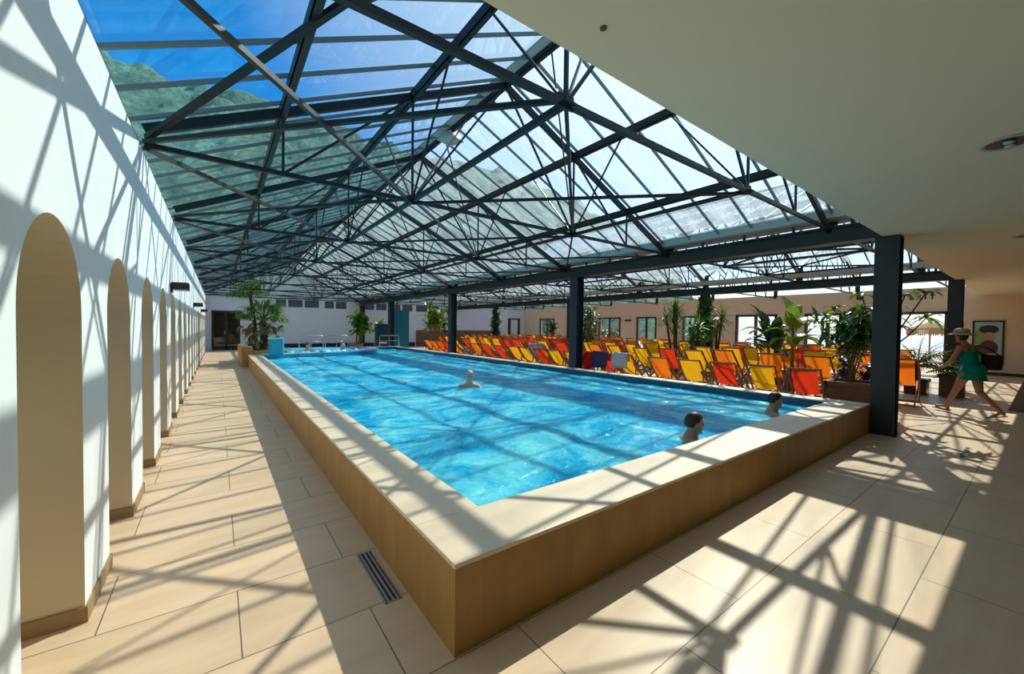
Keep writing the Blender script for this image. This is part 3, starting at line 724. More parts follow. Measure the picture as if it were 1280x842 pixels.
small_box('loudspeaker','small black loudspeaker high on the beige wall behind the big column','loudspeaker',(XR-.1,5.25,3.25),(.2,.2,.3),'black','taupe')
small_box('wall_lamp','small dark lamp high on the beige wall near the far corner','wall lamp',(XR-.06,24.2,2.55),(.12,.5,.12),'frame','black')
# reception counter at right
t=thing('reception_counter','grey tapered counter block at the right edge under the ceiling','counter',(13.3,.46,0))
w=WB(); x0,x1,y1,y0=13.28,15.5,.47,-1.6
w.add([(x0,y0,0),(x1,y0,0),(x1,y1,0),(x0,y1,0),(x0+.1,y0,.97),(x1,y0,.97),(x1,y1-.28,.97),(x0+.1,y1-.28,.97)],[(0,3,2,1),(4,5,6,7),(0,1,5,4),(1,2,6,5),(2,3,7,6),(3,0,4,7)])
w.build('base_block',M['counter'],t)
w=WB(); w.box((x0+.05,y0-.03,.97),(x1+.03,y1-.24,1.06)); w.build('ledge_trim',M['countertrim'],t,bevel=.01)
w=WB(); w.add([(x0+.15,y0,1.06),(x1,y0,1.06),(x1,y1-.32,1.06),(x0+.15,y1-.32,1.06),(x0+.25,y0,1.8),(x1,y0,1.8),(x1,y1-.5,1.8),(x0+.25,y1-.5,1.8)],[(0,3,2,1),(4,5,6,7),(0,1,5,4),(1,2,6,5),(2,3,7,6),(3,0,4,7)]); w.build('upper_panel',M['counter'],t)

# ------------------------------------------------------------------ deck chairs
def chair_parts():
    d={}
    hw=.27; r=.028
    A0=V((.52,0,.03)); A1=V((-.50,0,.93)); Bk=V((-.48,0,.03)); Bf=V((.46,0,.44))
    m=MB()
    for s in (-1,1): m.bar(A0+V((0,s*hw,0)),A1+V((0,s*hw,0)),.024,.05)
    m.bar(A1+V((0,-hw,0)),A1+V((0,hw,0)),.03,.035); m.bar(A0+V((0,-hw,0)),A0+V((0,hw,0)),.03,.03)
    d['back_frame']=m
    m=MB(); h2=hw-.035
    for s in (-1,1): m.bar(Bk+V((0,s*h2,0)),Bf+V((0,s*h2,0)),.024,.05)
    m.bar(Bf+V((0,-h2,0)),Bf+V((0,h2,0)),.03,.035); m.bar(Bk+V((0,-h2,0)),Bk+V((0,h2,0)),.03,.03)
    d['seat_frame']=m
    m=MB(); p=A0.lerp(A1,.74); q=Bk.lerp(Bf,.12); h3=hw+.03
    for s in (-1,1): m.bar(p+V((0,s*h3,0)),q+V((0,s*h3,.02)),.02,.04)
    m.bar(q+V((0,-h3,.02)),q+V((0,h3,.02)),.028,.028)
    d['support_strut']=m
    m=MB(); n=14; sw=.215; vs=[];fs=[]
    for i in range(n+1):
        t=i/n; x=-.50+.96*t; z=.945*(1-t)+.455*t-.30*(4*t*(1-t))*(.62+.38*t)
        for j in range(5):
            y=-sw+2*sw*j/4; vs.append((x,y,z-.01*math.sin(PI*j/4)))
    for i in range(n):
        for j in range(4): a=i*5+j; fs.append((a,a+1,a+6,a+5))
    m.add(vs,fs); d['canvas_sling']=m
    return d
cp=chair_parts()
PROTO={}
def make_chair(col):
    t=thing('deck_chair','','deck chair')
    for n in ('back_frame','seat_frame','support_strut'):
        if n in CM: o=bpy.data.objects.new(n,CM[n]); link(o,t)
        else: o=cp[n].build(n,M['wood'],t); CM[n]=o.data
    mb=MB(); mb.v=cp['canvas_sling'].v; mb.f=cp['canvas_sling'].f; mb.m=cp['canvas_sling'].m
    o=mb.build('canvas_sling',SL[col],t,smooth=True)
    return t
CM={}
random.seed(11)
used={}
ROWS=[(9.25,0),(11.15,.35),(12.9,.1),(14.5,.4),(15.65,.2),(17.9,.0),(19.5,.3),(21.2,.1)]
ROWN=['poolside row','second row from pool','third row from pool','fourth row from pool','row before middle beam','row behind middle beam','second row before beige wall','row nearest beige wall']
R1=[('red',2.78),('yellow',3.52),('red',4.28),('yellow',5.05),('orange',5.85),('yellow',6.9),('red',7.6),('yellow',8.95),('yellow',9.7),('red',10.4),('yellow',11.25),('yellow',11.9),('red',12.9),('red',13.9),('orange',14.7),('orange',16.7),('red',17.4),('orange',18.1),('orange',18.8),('orange',19.5)]
chairs=[]
PLANTS=[(10.3,21.6),(12.6,24.6),(12.6,4.15),(13.1,4.75),(20.4,22.6),(13.4,8.05),(14.0,7.7),(14.9,7.4),(14.6,13.6),(14.85,2.05),(10.75,2.4),(12.4,1.95),(15.4,2.95),(14.1,3.1)]
for r,(X,off) in enumerate(ROWS):
    if r==0: lst=[(c_,y,X) for c_,y in R1]
    else:
        lst=[]; y=2.75+off if r<6 else 4.2+off
        while y<(22.5 if r<4 else 27.5):
            c_=random.choices(['yellow','orange','red'],[.40,.27,.33])[0]
            if not (r==1 and y<2.9): lst.append((c_,y+random.uniform(-.08,.08),X+random.uniform(-.15,.15)))
            y+=.92+random.uniform(-.06,.12)
    cnt={'yellow':0,'orange':0,'red':0}
    for i,(c_,y,x) in enumerate(lst):
        # keep clear of columns
        if any(abs(x-px)<.75 and abs(y-py)<.55 for px,py in PLANTS): continue
        if abs(x-B2)<.75 and any(abs(y-q)<.5 for q in (1.58,8.75,16.8,24.6)): continue
        if c_ not in PROTO: PROTO[c_]=make_chair(c_); o=PROTO[c_]
        else: o=copy_tree(PROTO[c_])
        o.location=(x,y,0); rz=(.16 if r==0 else random.uniform(-.1,.28))
        o.rotation_euler=(0,0,rz); s=1.0 if r==0 else random.uniform(1.02,1.1); o.scale=(s*.93 if r==0 else .9,.93 if r==0 else .98,.97 if r==0 else s*1.06)
        k=cnt[c_]; cnt[c_]+=1
        ordn=['first','second','third','fourth','fifth','sixth','seventh','eighth','ninth','tenth','eleventh','twelfth','thirteenth','fourteenth','fifteenth','sixteenth','seventeenth'][k]
        tag(o,'%s canvas deck chair, %s %s one from near end, %s'%(c_,ordn,c_,ROWN[r]),'deck chair','wooden deck chairs, '+ROWN[r])
        chairs.append((o,r,x,y))
# a few chairs turned aside near the column
for (x,y,c_,l) in ((12.4,1.95,'orange','orange canvas deck chair just behind the big near column'),(15.4,2.95,'orange','orange canvas deck chair behind the small palm pot'),(14.1,3.1,'red','red canvas deck chair between the column and the small palm')):
    o=copy_tree(PROTO[c_]); o.location=(x,y,0); o.rotation_euler=(0,0,.1); o.scale=(.9,1,1.1)
    tag(o,l,'deck chair','wooden deck chairs behind the near column')
# towels draped over chair tops
def towel(x,y,c_,label,w=.5,l=.55,rz=.16,top=.93):
    t=thing('beach_towel',label,'towel',(x,y,top),rz,'towels hung over chair backs')
    vs=[];fs=[];n=10
    for i in range(n+1):
        u=i/n
        if u<.5: px=.47*(.5-u)*1.1*l/.55-.0+.02; pz=-(.5-u)*l*.9*1.0
        else: px=-(u-.5)*.10-.035; pz=-(u-.5)*l*2.0
        if abs(u-.5)<.01: px=-.01; pz=.03
        for j in range(7):
            yy=-w/2+w*j/6
            vs.append((px+.012*math.sin(j*2.1+i*.5),yy+.02*math.sin(i*1.3),pz))
    for i in range(n):
        for j in range(6): a=i*7+j; fs.append((a,a+1,a+8,a+7))
    m=MB(); m.add(vs,fs); o=m.build('cloth',TW[c_],t,smooth=True); so=o.modifiers.new('s','SOLIDIFY'); so.thickness=.012; so.offset=1
    m=MB(); 
    for j in range(0,7): 
        yy=-w/2+w*j/6; m.box((-.105,yy-.02,-l-.02),(-.092,yy+.02,-l+.0))
    m.build('fringe',TW[c_],t)
towel(8.78,7.6,'purple','dark purple towel over a chair back right of the pool column',.5,.42); towel(8.78,6.9,'white','pale striped towel over a chair back right of the purple one',.46,.36)
towel(8.78,8.05,'red','bright red towel hanging beside the pool column',.3,.75,top=.9); towel(10.6,12.6,'lilac','pale lilac towel over a chair back left of the yellow chairs',.8,.6)

# ------------------------------------------------------------------ plants
def blade(mb,p,d,L_,w,droop=.5,n=6,fold=.25,twist=0):
    """curved leaf blade starting at p heading along d"""
    p=V(p); d=V(d).normalized(); side=d.cross(V((0,0,1)))
    if side.length<.05: side=V((math.cos(twist),math.sin(twist),0))
    side.normalize(); vs=[];fs=[]; q=p.copy(); dd=d.copy()
    for i in range(n+1):
        t=i/n; ww=w*math.sin(PI*min(1,(.08+.92*t))**.8)*.5 if i<n else .001
        upv=side.cross(dd).normalized()
        vs += [q-side*ww+upv*ww*fold, q.copy(), q+side*ww+upv*ww*fold]
        dd=(dd+V((0,0,-droop/n*1.6))).normalized(); q=q+dd*(L_/n)
    for i in range(n):
        a=i*3; fs += [(a,a+1,a+4,a+3),(a+1,a+2,a+5,a+4)]
    mb.add(vs,fs)
def rdir(el0,el1,az=None):
    a=random.uniform(0,2*PI) if az is None else az; e=math.radians(random.uniform(el0,el1))
    return V((math.cos(a)*math.cos(e),math.sin(a)*math.cos(e),math.sin(e)))
def fan_frond(mb,ms,p,d,L_,R_,n=16,droop=.8):
    p=V(p); d=V(d).normalized(); e=p+d*L_+V((0,0,-.12*L_))
    ms.tube([p,p+d*L_*.5+V((0,0,.01)),e],.014,5,r2=.008)
    dd=(e-p).normalized(); side=dd.cross(V((0,0,1))).normalized()
    for k in range(n):
        a=math.radians(-115+230*k/(n-1)); l=dd*math.cos(a)+side*math.sin(a)
        blade(mb,e,l,R_*(1-.25*abs(a)/2),.045,droop,4,.3)
def feather_frond(mb,ms,p,d,L_,lw=.3,n=16,droop=.9):
    p=V(p); d=V(d).normalized(); q=p.copy(); pts=[q.copy()]; N_=n
    dd=d.copy(); dirs=[dd.copy()]
    for i in range(N_):
        dd=(dd+V((0,0,-droop/N_))).normalized(); q=q+dd*L_/N_; pts.append(q.copy()); dirs.append(dd.copy())
    ms.tube(pts,.012,5,r2=.003)
    for i in range(2,N_+1):
        side=dirs[i].cross(V((0,0,1)))
        if side.length<.05: side=V((1,0,0))
        side.normalize(); l=lw*math.sin(PI*(i/N_)**.7*.9+.15)
        for s in (-1,1): blade(mb,pts[i],side*s+dirs[i]*.6+V((0,0,.15)),max(l,.05)*1.2,.045,.5,3,.2)
def pot_round(t,r,h,m='orangepot'):
    w=MB(); w.lathe([(r*.68,0),(r*.95,h*.85),(r*1.06,h*.86),(r*1.06,h),(r*.93,h),(r*.9,h*.9)],n=24); pt=w.build('pot',M[m],t,smooth=False)
    w=MB(); w.lathe([(r*.9,h*.86),(r*.5,h*.9),(.01,h*.91)],n=18); w.build('soil',M['soil'],pt)
def pot_box(t,sx,sy,h,m):
    w=MB(); k=.05
    w.box((-sx/2,-sy/2,0),(sx/2,sy/2,h-.08)); w.box((-sx/2-.03,-sy/2-.03,h-.08),(sx/2+.03,-sy/2+k,h)); w.box((-sx/2-.03,sy/2-k,h-.08),(sx/2+.03,sy/2+.03,h)); w.box((-sx/2-.03,-sy/2,h-.08),(-sx/2+k,sy/2,h)); w.box((sx/2-k,-sy/2,h-.08),(sx/2+.03,sy/2,h))
    pt=w.build('pot',M[m],t,bevel=.008)
    w=MB(); w.box((-sx/2+k,-sy/2+k,h-.08),(sx/2-k,sy/2-k,h-.04)); w.build('soil',M['soil'],pt)
def stuff_leaf(mb,name,m,t): 
    return mb.build(name,M[m],t,smooth=False)
# big fan palm in the stone planter
random.seed(21)
def big_palm():
    t=thing('fan_palm','large fan palm with several crowns in the far stone planter','palm',(1.55,19.9,.5))
    tr=MB(); tr.tube([(0,0,0),(.05,0,.6),(.0,.05,1.25)],.17,12,r2=.13); tr.build('trunk',M['bark'],t)
    tr=MB(); tr.tube([(-.25,.1,0),(-.3,.1,1.2),(-.45,.1,2.35)],.09,10,r2=.06); tr.build('trunk',M['bark'],t)
    lf=MB(); st=MB()
    for k in range(38): fan_frond(lf,st,(random.uniform(-.05,.05),0,1.2+random.uniform(0,.25)),rdir(5,75),random.uniform(.5,.95),random.uniform(.45,.62),14)
    stuff_leaf(st,'frond_stalks','stem',t); st=MB()
    for k in range(28): fan_frond(lf,st,(-.45,.1,2.35+random.uniform(-.1,.15)),rdir(-5,75),random.uniform(.35,.65),random.uniform(.36,.5),12)
    stuff_leaf(lf,'green_fronds','leaf',t); stuff_leaf(st,'frond_stalks','stem',t)
    dr=MB(); st=MB()
    for k in range(26): fan_frond(dr,st,(0,0,1.15),rdir(-40,5),random.uniform(.4,.8),random.uniform(.35,.5),10,1.4)
    o=stuff_leaf(dr,'dry_fronds','leafdry',t); stuff_leaf(st,'dry_stalks','stem',t)
big_palm()
def banana(loc,h,nl,label,pot=None,m='leaf',cat='plant',spread=1,wid=.28,stems=1,name='banana_plant',m2=None):
    t=thing(name,label,cat,loc); z0=0
    if pot: 
        if pot[0]=='r': pot_round(t,pot[1],pot[2],pot[3]); z0=pot[2]*.85
        else: pot_box(t,pot[1],pot[2],pot[3],pot[4]); z0=pot[3]*.85
    for s in range(stems):
        ax=random.uniform(-.3,.3)*spread*(stems>1); ay=random.uniform(-.3,.3)*spread*(stems>1); hh=h*random.uniform(.75,1) if s else h
        tr=MB(); tr.tube([(ax*.4,ay*.4,z0),(ax*.7,ay*.7,z0+(hh-z0)*.4),(ax,ay,z0+(hh-z0)*.72)],.05,8,r2=.03); tr.build('stem',M['stem'],t,smooth=True)
        lf=MB(); st=MB()
        for k in range(nl):
            zb=z0+(hh-z0)*random.uniform(.28,.74); d=rdir(25,80); pl_=random.uniform(.15,.3); f_=(zb-z0)/(hh-z0)
            p=V((ax*(.4+f_*.8),ay*(.4+f_*.8),zb)); e=p+d*pl_
            st.tube([p,e],.012,5,r2=.008); blade(lf,e,d,random.uniform(.45,.75)*min(1,h/1.8),wid,random.uniform(.5,1.3),7,.25,random.uniform(0,3))
        stuff_leaf(lf,'leaves',m if (s%2==0 or not m2) else m2,t); stuff_leaf(st,'leaf_stalks','stem',t)
    return t
random.seed(5)
banana((6.75,25.0,0),2.5,34,'banana plant in a clay pot behind the whirlpool by the far white wall',('r',.42,.55,'orangepot'),'leaf',stems=3,spread=1.8,wid=.34)
banana((8.6,26.4,0),1.9,24,'small leafy plant in a clay pot left of the last pool column',('r',.35,.5,'orangepot'),'leafy')
banana((10.3,21.6,0),3.4,34,'tall banana clump standing just left of the third pool column',('r',.45,.55,'orangepot'),'leafy',stems=3,spread=1.6)
banana((12.6,24.6,0),3.1,20,'tall dark banana clump behind the third pool column',('r',.45,.5,'orangepot'),'leafd',stems=2,spread=1.4)
banana((12.6,4.15,0),2.3,18,'banana plant with broad curled leaves before the glazed door',('r',.4,.5,'terr'),'leafy',stems=1,wid=.32)
banana((13.1,4.75,0),2.05,18,'dark leafy plant with brown stems beside the banana plant',('r',.35,.45,'terr'),'leafd',stems=2)
banana((20.4,22.6,0),2.5,20,'dark rubber plant in front of the far white wall section',('r',.4,.5,'terr'),'leafd',stems=2,name='rubber_plant')
def spiky(loc,h,label,pot,heads=3,m='leafd',name='yucca_plant',L_=.6):
    t=thing(name,label,'plant',loc); z0=pot[2]*.85; pot_round(t,pot[1],pot[2],pot[3])
    for s in range(heads):
        hh=h*random.uniform(.5,.85) if s else h*.8; ax=random.uniform(-.3,.3); ay=random.uniform(-.3,.3)
        tr=MB(); tr.tube([(ax*.3,ay*.3,z0),(ax,ay,hh)],.045,8,r2=.035); tr.build('trunk',M['bark'],t)
        lf=MB()
        for k in range(46): blade(lf,(ax,ay,hh+random.uniform(-.25,.08)),rdir(-25,85),L_*random.uniform(.7,1.1),.05,random.uniform(.2,.9),4,.3)
        stuff_leaf(lf,'leaf_rosette',m if s%2 else 'leaf',t)
spiky((13.4,8.05,0),2.9,'tall yucca with bright crowns in the cluster left of the ivy post',('r',.4,.5,'terr'),4,'leaf')
spiky((14.0,7.7,0),2.1,'bushy dark yucca in the cluster left of the ivy post',('r',.4,.5,'terr'),4,'leafd')
spiky((14.9,7.4,0),2.6,'slender yucca standing right of the bushy dark one',('r',.35,.45,'terr'),3,'leafy')
# ivy on posts
def ivy(x,y,z0,z1,rad,n,label,m='leaf',m2='leafd'):
    t=thing('climbing_ivy',label,'ivy',(x,y,z0))
    st=MB()
    for k in range(5):
        a=k*1.3; st.tube([(math.cos(a+i*.5)*.2,math.sin(a+i*.5)*.2,(z1-z0)*i/8) for i in range(9)],.008,5)
    st.build('vines',M['bark'],t)
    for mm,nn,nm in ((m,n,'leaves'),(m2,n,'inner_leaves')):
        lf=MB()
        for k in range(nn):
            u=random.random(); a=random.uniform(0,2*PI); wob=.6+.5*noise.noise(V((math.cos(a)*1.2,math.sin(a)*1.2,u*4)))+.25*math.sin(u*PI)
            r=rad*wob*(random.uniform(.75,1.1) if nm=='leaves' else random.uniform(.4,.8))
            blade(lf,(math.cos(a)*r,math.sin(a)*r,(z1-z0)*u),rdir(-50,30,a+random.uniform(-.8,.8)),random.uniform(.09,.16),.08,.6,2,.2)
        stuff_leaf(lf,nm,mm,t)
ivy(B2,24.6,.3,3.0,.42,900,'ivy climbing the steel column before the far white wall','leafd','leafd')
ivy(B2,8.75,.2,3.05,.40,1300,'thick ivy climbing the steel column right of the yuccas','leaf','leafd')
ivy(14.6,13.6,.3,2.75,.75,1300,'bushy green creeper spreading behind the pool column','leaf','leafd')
# brown trough with white-leaved bush
def trough():
    t=thing('plant_trough','long brown terracotta trough beside the near corner of the pool','trough',(9.6,2.08,0))
    pot_box(t,.68,.88,.68,'terr')
    for z in (.22,.42):
        w=MB(); w.box((-.36,-.46,z),(.36,.46,z+.035)); w.build('moulding_band',M['terr'],t)
trough()
def bush(loc,h,label,n,mats,name='oleander_bush',rad=.55,L_=.26,w=.07,stems=7):
    t=thing(name,label,'bush',loc)
    st=MB(); tips=[]
    for k in range(stems):
        a=random.uniform(0,2*PI); r=rad*random.uniform(.3,1); e=V((math.cos(a)*r,math.sin(a)*r,h*random.uniform(.55,.95)))
        m_=V((e.x*.35,e.y*.35,e.z*.5)); st.tube([(0,0,0),m_,e],.014,6,r2=.006); tips.append((m_,e))
    st.build('branches',M['stem'],t)
    for mi,(mm,frac) in enumerate(mats):
        lf=MB()
        for k in range(int(n*frac)):
            m_,e=random.choice(tips); u=random.random()**.6; p=m_.lerp(e,u)
            blade(lf,p,rdir(-10,70),L_*random.uniform(.7,1.3),w,random.uniform(.4,1.2),4,.2)
        stuff_leaf(lf,['leaves','pale_leaves','dark_leaves'][mi],mm,t)
bush((9.6,2.2,.6),1.55,'lush bush with silvery pale leaves in the brown trough',330,[('leaf',.55),('leafpale',.2),('leafd',.5)],rad=.75,L_=.34,w=.075,stems=12)
bush((10.75,2.4,0),1.35,'purple red leaved shrub behind the brown trough',260,[('leafred',.6),('leafred',.2),('leafd',.3)],name='purple_shrub',rad=.35,L_=.22,w=.07)
def schefflera(loc,h,label,heads,name='umbrella_tree',sp=.7,seed=1):
    random.seed(seed)
    t=thing(name,label,'small tree',loc); tr=MB(); tr.tube([(0,0,0),(.02,0,h*.3),(0,0,h*.5)],.035,8,r2=.028); tr.build('trunk',M['bark'],t)
    br=MB(); lf=MB(); ly=MB()
    for k in range(heads):
        a=2*PI*k/heads+random.uniform(-.3,.3); r=sp*random.uniform(.5,1); e=V((math.cos(a)*r,math.sin(a)*r,h*random.uniform(.72,1)))
        br.tube([(0,0,h*.45),(e.x*.5,e.y*.5,h*.62),e],.016,6,r2=.009)
        for q in range(9): blade(lf if (k+q)%3 else ly,e,rdir(-5,55,2*PI*q/9+random.uniform(-.2,.2)),random.uniform(.24,.36),.09,.9,5,.2)
    br.build('branches',M['bark'],t); lf.build('leaves',M['leaf'],t); ly.build('young_leaves',M['leafy'],t)
schefflera((9.6,1.82,.6),1.75,'slender umbrella tree in the brown trough left of the column',7,sp=.75,seed=4)
schefflera((9.75,1.72,.6),1.5,'taller umbrella tree hidden behind the column, a branch reaching out to its right',4,sp=.7,seed=9)
# small palm in maroon pot, taupe planter
def small_palm(loc,label,pot,h,n,m='leafy',L_=.75):
    t=thing('potted_palm',label,'palm',loc)
    if pot[0]=='b': pot_box(t,pot[1],pot[2],pot[3],pot[4]); z0=pot[3]-.06
    else: pot_round(t,pot[1],pot[2],pot[3]); z0=pot[2]*.85
    tr=MB(); tr.tube([(0,0,z0),(0,0,h)],.07,10,r2=.06); tr.build('trunk',M['bark'],t)
    lf=MB(); st=MB()
    for k in range(n): feather_frond(lf,st,(0,0,h),rdir(10,75),random.uniform(.8,1.05)*L_,.2,12,1.0)
    stuff_leaf(lf,'leaflets',m,t); stuff_leaf(st,'frond_ribs','stem',t)
random.seed(31)
small_palm((14.85,2.05,0),'small palm in a dark red pot before the open doorway',('b',.42,.42,.40,'maroon'),.75,34,'leafy',.85)
small_palm((14.9,1.42,0),'dark palm in a taupe box planter in front of the second column',('b',.42,.42,.56,'taupe'),.62,14,'leafd',.7)
# low plant near planter corner left
bush((1.2,18.6,.5),.6,'low dark shrub at the front of the stone planter',120,[('leafd',.7),('leafpale',.15),('leafdry',.2)],name='low_shrub',rad=.3,L_=.18,w=.05)

# ------------------------------------------------------------------ people
ICO={}
for _l in (2,3):
    _b=bmesh.new(); bmesh.ops.create_icosphere(_b,subdivisions=_l,radius=1); _b.verts.index_update()
    ICO[_l]=([tuple(v.co) for v in _b.verts],[tuple(v.index for v in f.verts) for f in _b.faces]); _b.free()
def person_mesh(name,V_,E_,Rd,extra,rot,vox=.010):
    """tapered limbs and torso over the joints, fused with shaped extras into ONE continuous surface"""
    AV=[];AF=[]
    def ell(c_,ro,sc,lod):
        vs_,fs_=ICO[lod]; n0=len(AV); c_=V(c_)
        AV.extend([tuple(c_+ro@V((v[0]*sc[0],v[1]*sc[1],v[2]*sc[2]))) for v in vs_]); AF.extend([(f[0]+n0,f[1]+n0,f[2]+n0) for f in fs_])
    def rr(x):
        if isinstance(x,tuple): return V((x[1],x[0],(x[0]+x[1])/2)) if x[0]>.08 else V((.024,.024,.024))*(x[0]/.030)
        return V((x,x,x))
    for a_,b_ in E_:
        p,q=V(V_[a_]),V(V_[b_]); ra,rb=rr(Rd[a_]),rr(Rd[b_]); m_=min(ra.length,rb.length)/1.732
        n=max(2,int(math.ceil((q-p).length/(m_*.30))))
        for i in range(n+1):
            t=i/n; ell(p.lerp(q,t),rot,ra.lerp(rb,t),2)
    for c_,s_,ro in extra: ell(c_,ro,s_,3)
    m3=bpy.data.meshes.new(name); m3.from_pydata(AV,[],AF); m3.update()
    o=bpy.data.objects.new('tmp2',m3); C.objects.link(o)
    rm=o.modifiers.new('r','REMESH'); rm.mode='VOXEL'; rm.voxel_size=vox; rm.use_smooth_shade=True
    sm=o.modifiers.new('s','SMOOTH'); sm.iterations=5; sm.factor=.5
    dg=bpy.context.evaluated_depsgraph_get(); m4=bpy.data.meshes.new_from_object(o.evaluated_get(dg))
    bpy.data.objects.remove(o); m4.name=name
    for p in m4.polygons: p.use_smooth=True
    return m4
def head_extras(c_,f_,s=1.0):
    """ellipsoids: skull, jaw, nose, ears, brows, lips; c_ centre, f_ facing (horizontal unit)"""
    f_=V(f_).normalized(); z=math.atan2(f_.y,f_.x); rot=Matrix.Rotation(z,3,'Z'); c_=V(c_)
    def P(a,b_,c2): return c_+rot@V((a*s,b_*s,c2*s))
    ex=[(P(0,0,.015),(.098*s,.077*s,.108*s),rot),(P(.022,0,-.062),(.062*s,.055*s,.06*s),rot),(P(.097,0,-.012),(.017*s,.012*s,.026*s),rot),
        (P(.088,0,.028),(.012*s,.05*s,.009*s),rot),(P(.086,0,-.056),(.012*s,.026*s,.009*s),rot),(P(.072,0,-.098),(.022*s,.024*s,.02*s),rot)]
    for q in (-1,1): ex.append((P(-.005,q*.079,-.008),(.022*s,.010*s,.032*s),rot))
    return ex,rot,P
def eyes(t,P,s=1.0):
    for q in (-1,1):
        w=MB(); c_=P(.083,q*.031,.006); r=.012*s
        w.lathe([(r*math.sin(PI*k/6)+.0002,-r*math.cos(PI*k/6)) for k in range(7)],tuple(c_),10); w.build('eye',M['eye'],t,smooth=True)
def hair_cap(t,c_,rot,s,m,back_len=.0,name='hair'):
    w=MB(); n=24; rows=9; vs=[];fs=[]
    for i in range(rows+1):
        ph=PI*.5*i/rows*1.0
        for k in range(n):
            a=2*PI*k/n; front=math.cos(a)
            lim=1.05 if front>.45 else (1.5 if front>-.2 else 1.95+back_len)
            th=i/rows*lim
            p=V((math.sin(th)*math.cos(a)*.108,math.sin(th)*math.sin(a)*.088,math.cos(th)*.118+.018))
            p=p*(1+.02*math.sin(k*5+i*3)); vs.append(V(c_)+rot@(p*s))
    for i in range(rows):
        for k in range(n):
            k2=(k+1)%n; fs.append((i*n+k,(i+1)*n+k,(i+1)*n+k2,i*n+k2))
    w.add(vs,fs); o=w.build(name,m,t,smooth=True); so=o.modifiers.new('s','SOLIDIFY'); so.thickness=.012; so.offset=-1
    return o
def hand(Vs,Es,Rs,wi,d,n_,side,s=1.0,curl=.5):
    """palm + five unequal bent fingers growing from wrist vertex wi; d forward dir, n_ palm normal, side thumb side dir"""
    d=V(d).normalized(); n_=V(n_).normalized(); side=V(side).normalized(); w=V(Vs[wi])
    p0=w+d*.045*s; Vs.append(p0); Es.append((wi,len(Vs)-1)); Rs.append((.030*s,.016*s)); pi=len(Vs)-1
    for k,(off,l) in enumerate(((.026,.072),(.009,.082),(-.009,.076),(-.026,.060))):
        a=w+d*.088*s+side*off*s; Vs.append(a); Rs.append(.009*s); Es.append((pi,len(Vs)-1)); pr=len(Vs)-1
        dd=d.copy(); q=a
        for j,f_ in enumerate((.45,.32,.23)):
            dd=(dd+n_*curl*.55).normalized(); q=q+dd*l*f_*s; Vs.append(q); Rs.append((.0088-.0008*j)*s); Es.append((pr,len(Vs)-1)); pr=len(Vs)-1
    q=w+d*.03*s+side*.032*s; Vs.append(q); Rs.append(.011*s); Es.append((pi,len(Vs)-1)); pr=len(Vs)-1
    for j in range(2):
        q=q+(side*.6+d*.75+n_*.3).normalized()*.028*s; Vs.append(q); Rs.append(.0095*s); Es.append((pr,len(Vs)-1)); pr=len(Vs)-1
def swimmer(loc,face,label,skin,hair,seed,name='person',small=False,up=0):
    """person in the water: head, shoulders and part of the upper arms above the surface"""
    f_=V((math.cos(face),math.sin(face),0)); rt=Matrix.Rotation(face,3,'Z'); t=thing(name,label,'person',loc)
    L=lambda a,b_,c_: rt@V((a,b_,c_+up))
    Vs=[L(0,0,-.62),L(0,0,-.45),L(0,0,-.25),L(0,0,-.07),L(.0,0,.02),L(.02,0,.09)]
    Es=[(0,1),(1,2),(2,3),(3,4),(4,5)]; Rs=[(.15,.12),(.13,.10),(.16,.11),(.155,.085),.082,.06]
    for q in (-1,1):
        i=len(Vs); Vs+= [L(-.0,q*.175,-.05),L(.12,q*.30,-.19),L(.33,q*.24,-.17)]; Es+=[(3,i),(i,i+1),(i+1,i+2)]; Rs+=[.062,.043,.027]
        hand(Vs,Es,Rs,i+2,L(1,0,0)-V((0,0,up)),V((0,0,-1)),L(0,-q,0)-V((0,0,up)),1,.3)
        i=len(Vs); Vs+= [L(-.02,q*.09,-.70),L(.25,q*.12,-.95),L(-.1,q*.12,-1.25)]; Es+=[(0,i),(i,i+1),(i+1,i+2)]; Rs+=[.09,.06,.04]
    hc=L(.035,0,.175); ex,rot,P=head_extras(hc,f_)
    me=person_mesh('body',Vs,Es,Rs,ex,rt); me.materials.append(skin); o=bpy.data.objects.new('body',me); link(o,t)
    eyes(t,P); hair_cap(t,hc,rot,1.0,hair)
    # swimwear: trunks / strap band following the body
    garment(t,me,lambda p:(-.86+up)<p.z<(-.50+up) and abs((rt.inverted()@p).y)<.2,.008,M['swimtr'],'swim_trunks')
    # foam ring / splash around is part of water
    return t
def garment(t,me,test,off,m,name):
    bm=bmesh.new(); bm.from_mesh(me); bm.normal_update()
    dele=[f for f in bm.faces if not all(test(v.co) for v in f.verts)]
    bmesh.ops.delete(bm,geom=dele,context='FACES'); 
    for v in bm.verts: v.co+=v.normal*off
    m2=bpy.data.meshes.new(name); bm.to_mesh(m2); bm.free(); m2.materials.clear(); m2.materials.append(m)
    o=bpy.data.objects.new(name,m2); link(o,t)
    return o
M['swimtr']=cloth('dark_swim_cloth',(.03,.04,.08,1),.02)
swimmer((4.27,7.25,.365),-2.1,'grey haired swimmer with a dark beard shadow in the middle of the pool',M['skinpale'],M['hairgrey'],1,up=.03)
swimmer((4.33,2.40,.365),-.75,'dark haired swimmer close to the near pool edge',M['skin'],M['hairdark'],2,up=-.005)
swimmer((6.85,2.50,.365),-.95,'dark haired swimmer near the right corner of the pool',M['skin'],M['hairdark'],3,up=-.005)
swimmer((3.0,18.35,.50),-1.2,'bather sitting in the foaming whirlpool on the left',M['skinpale'],M['hairdark'],4,up=.07)
swimmer((4.5,18.9,.50),-.6,'bather low in the water at the right of the whirlpool',M['skinpale'],M['hairgrey'],5,up=.0)
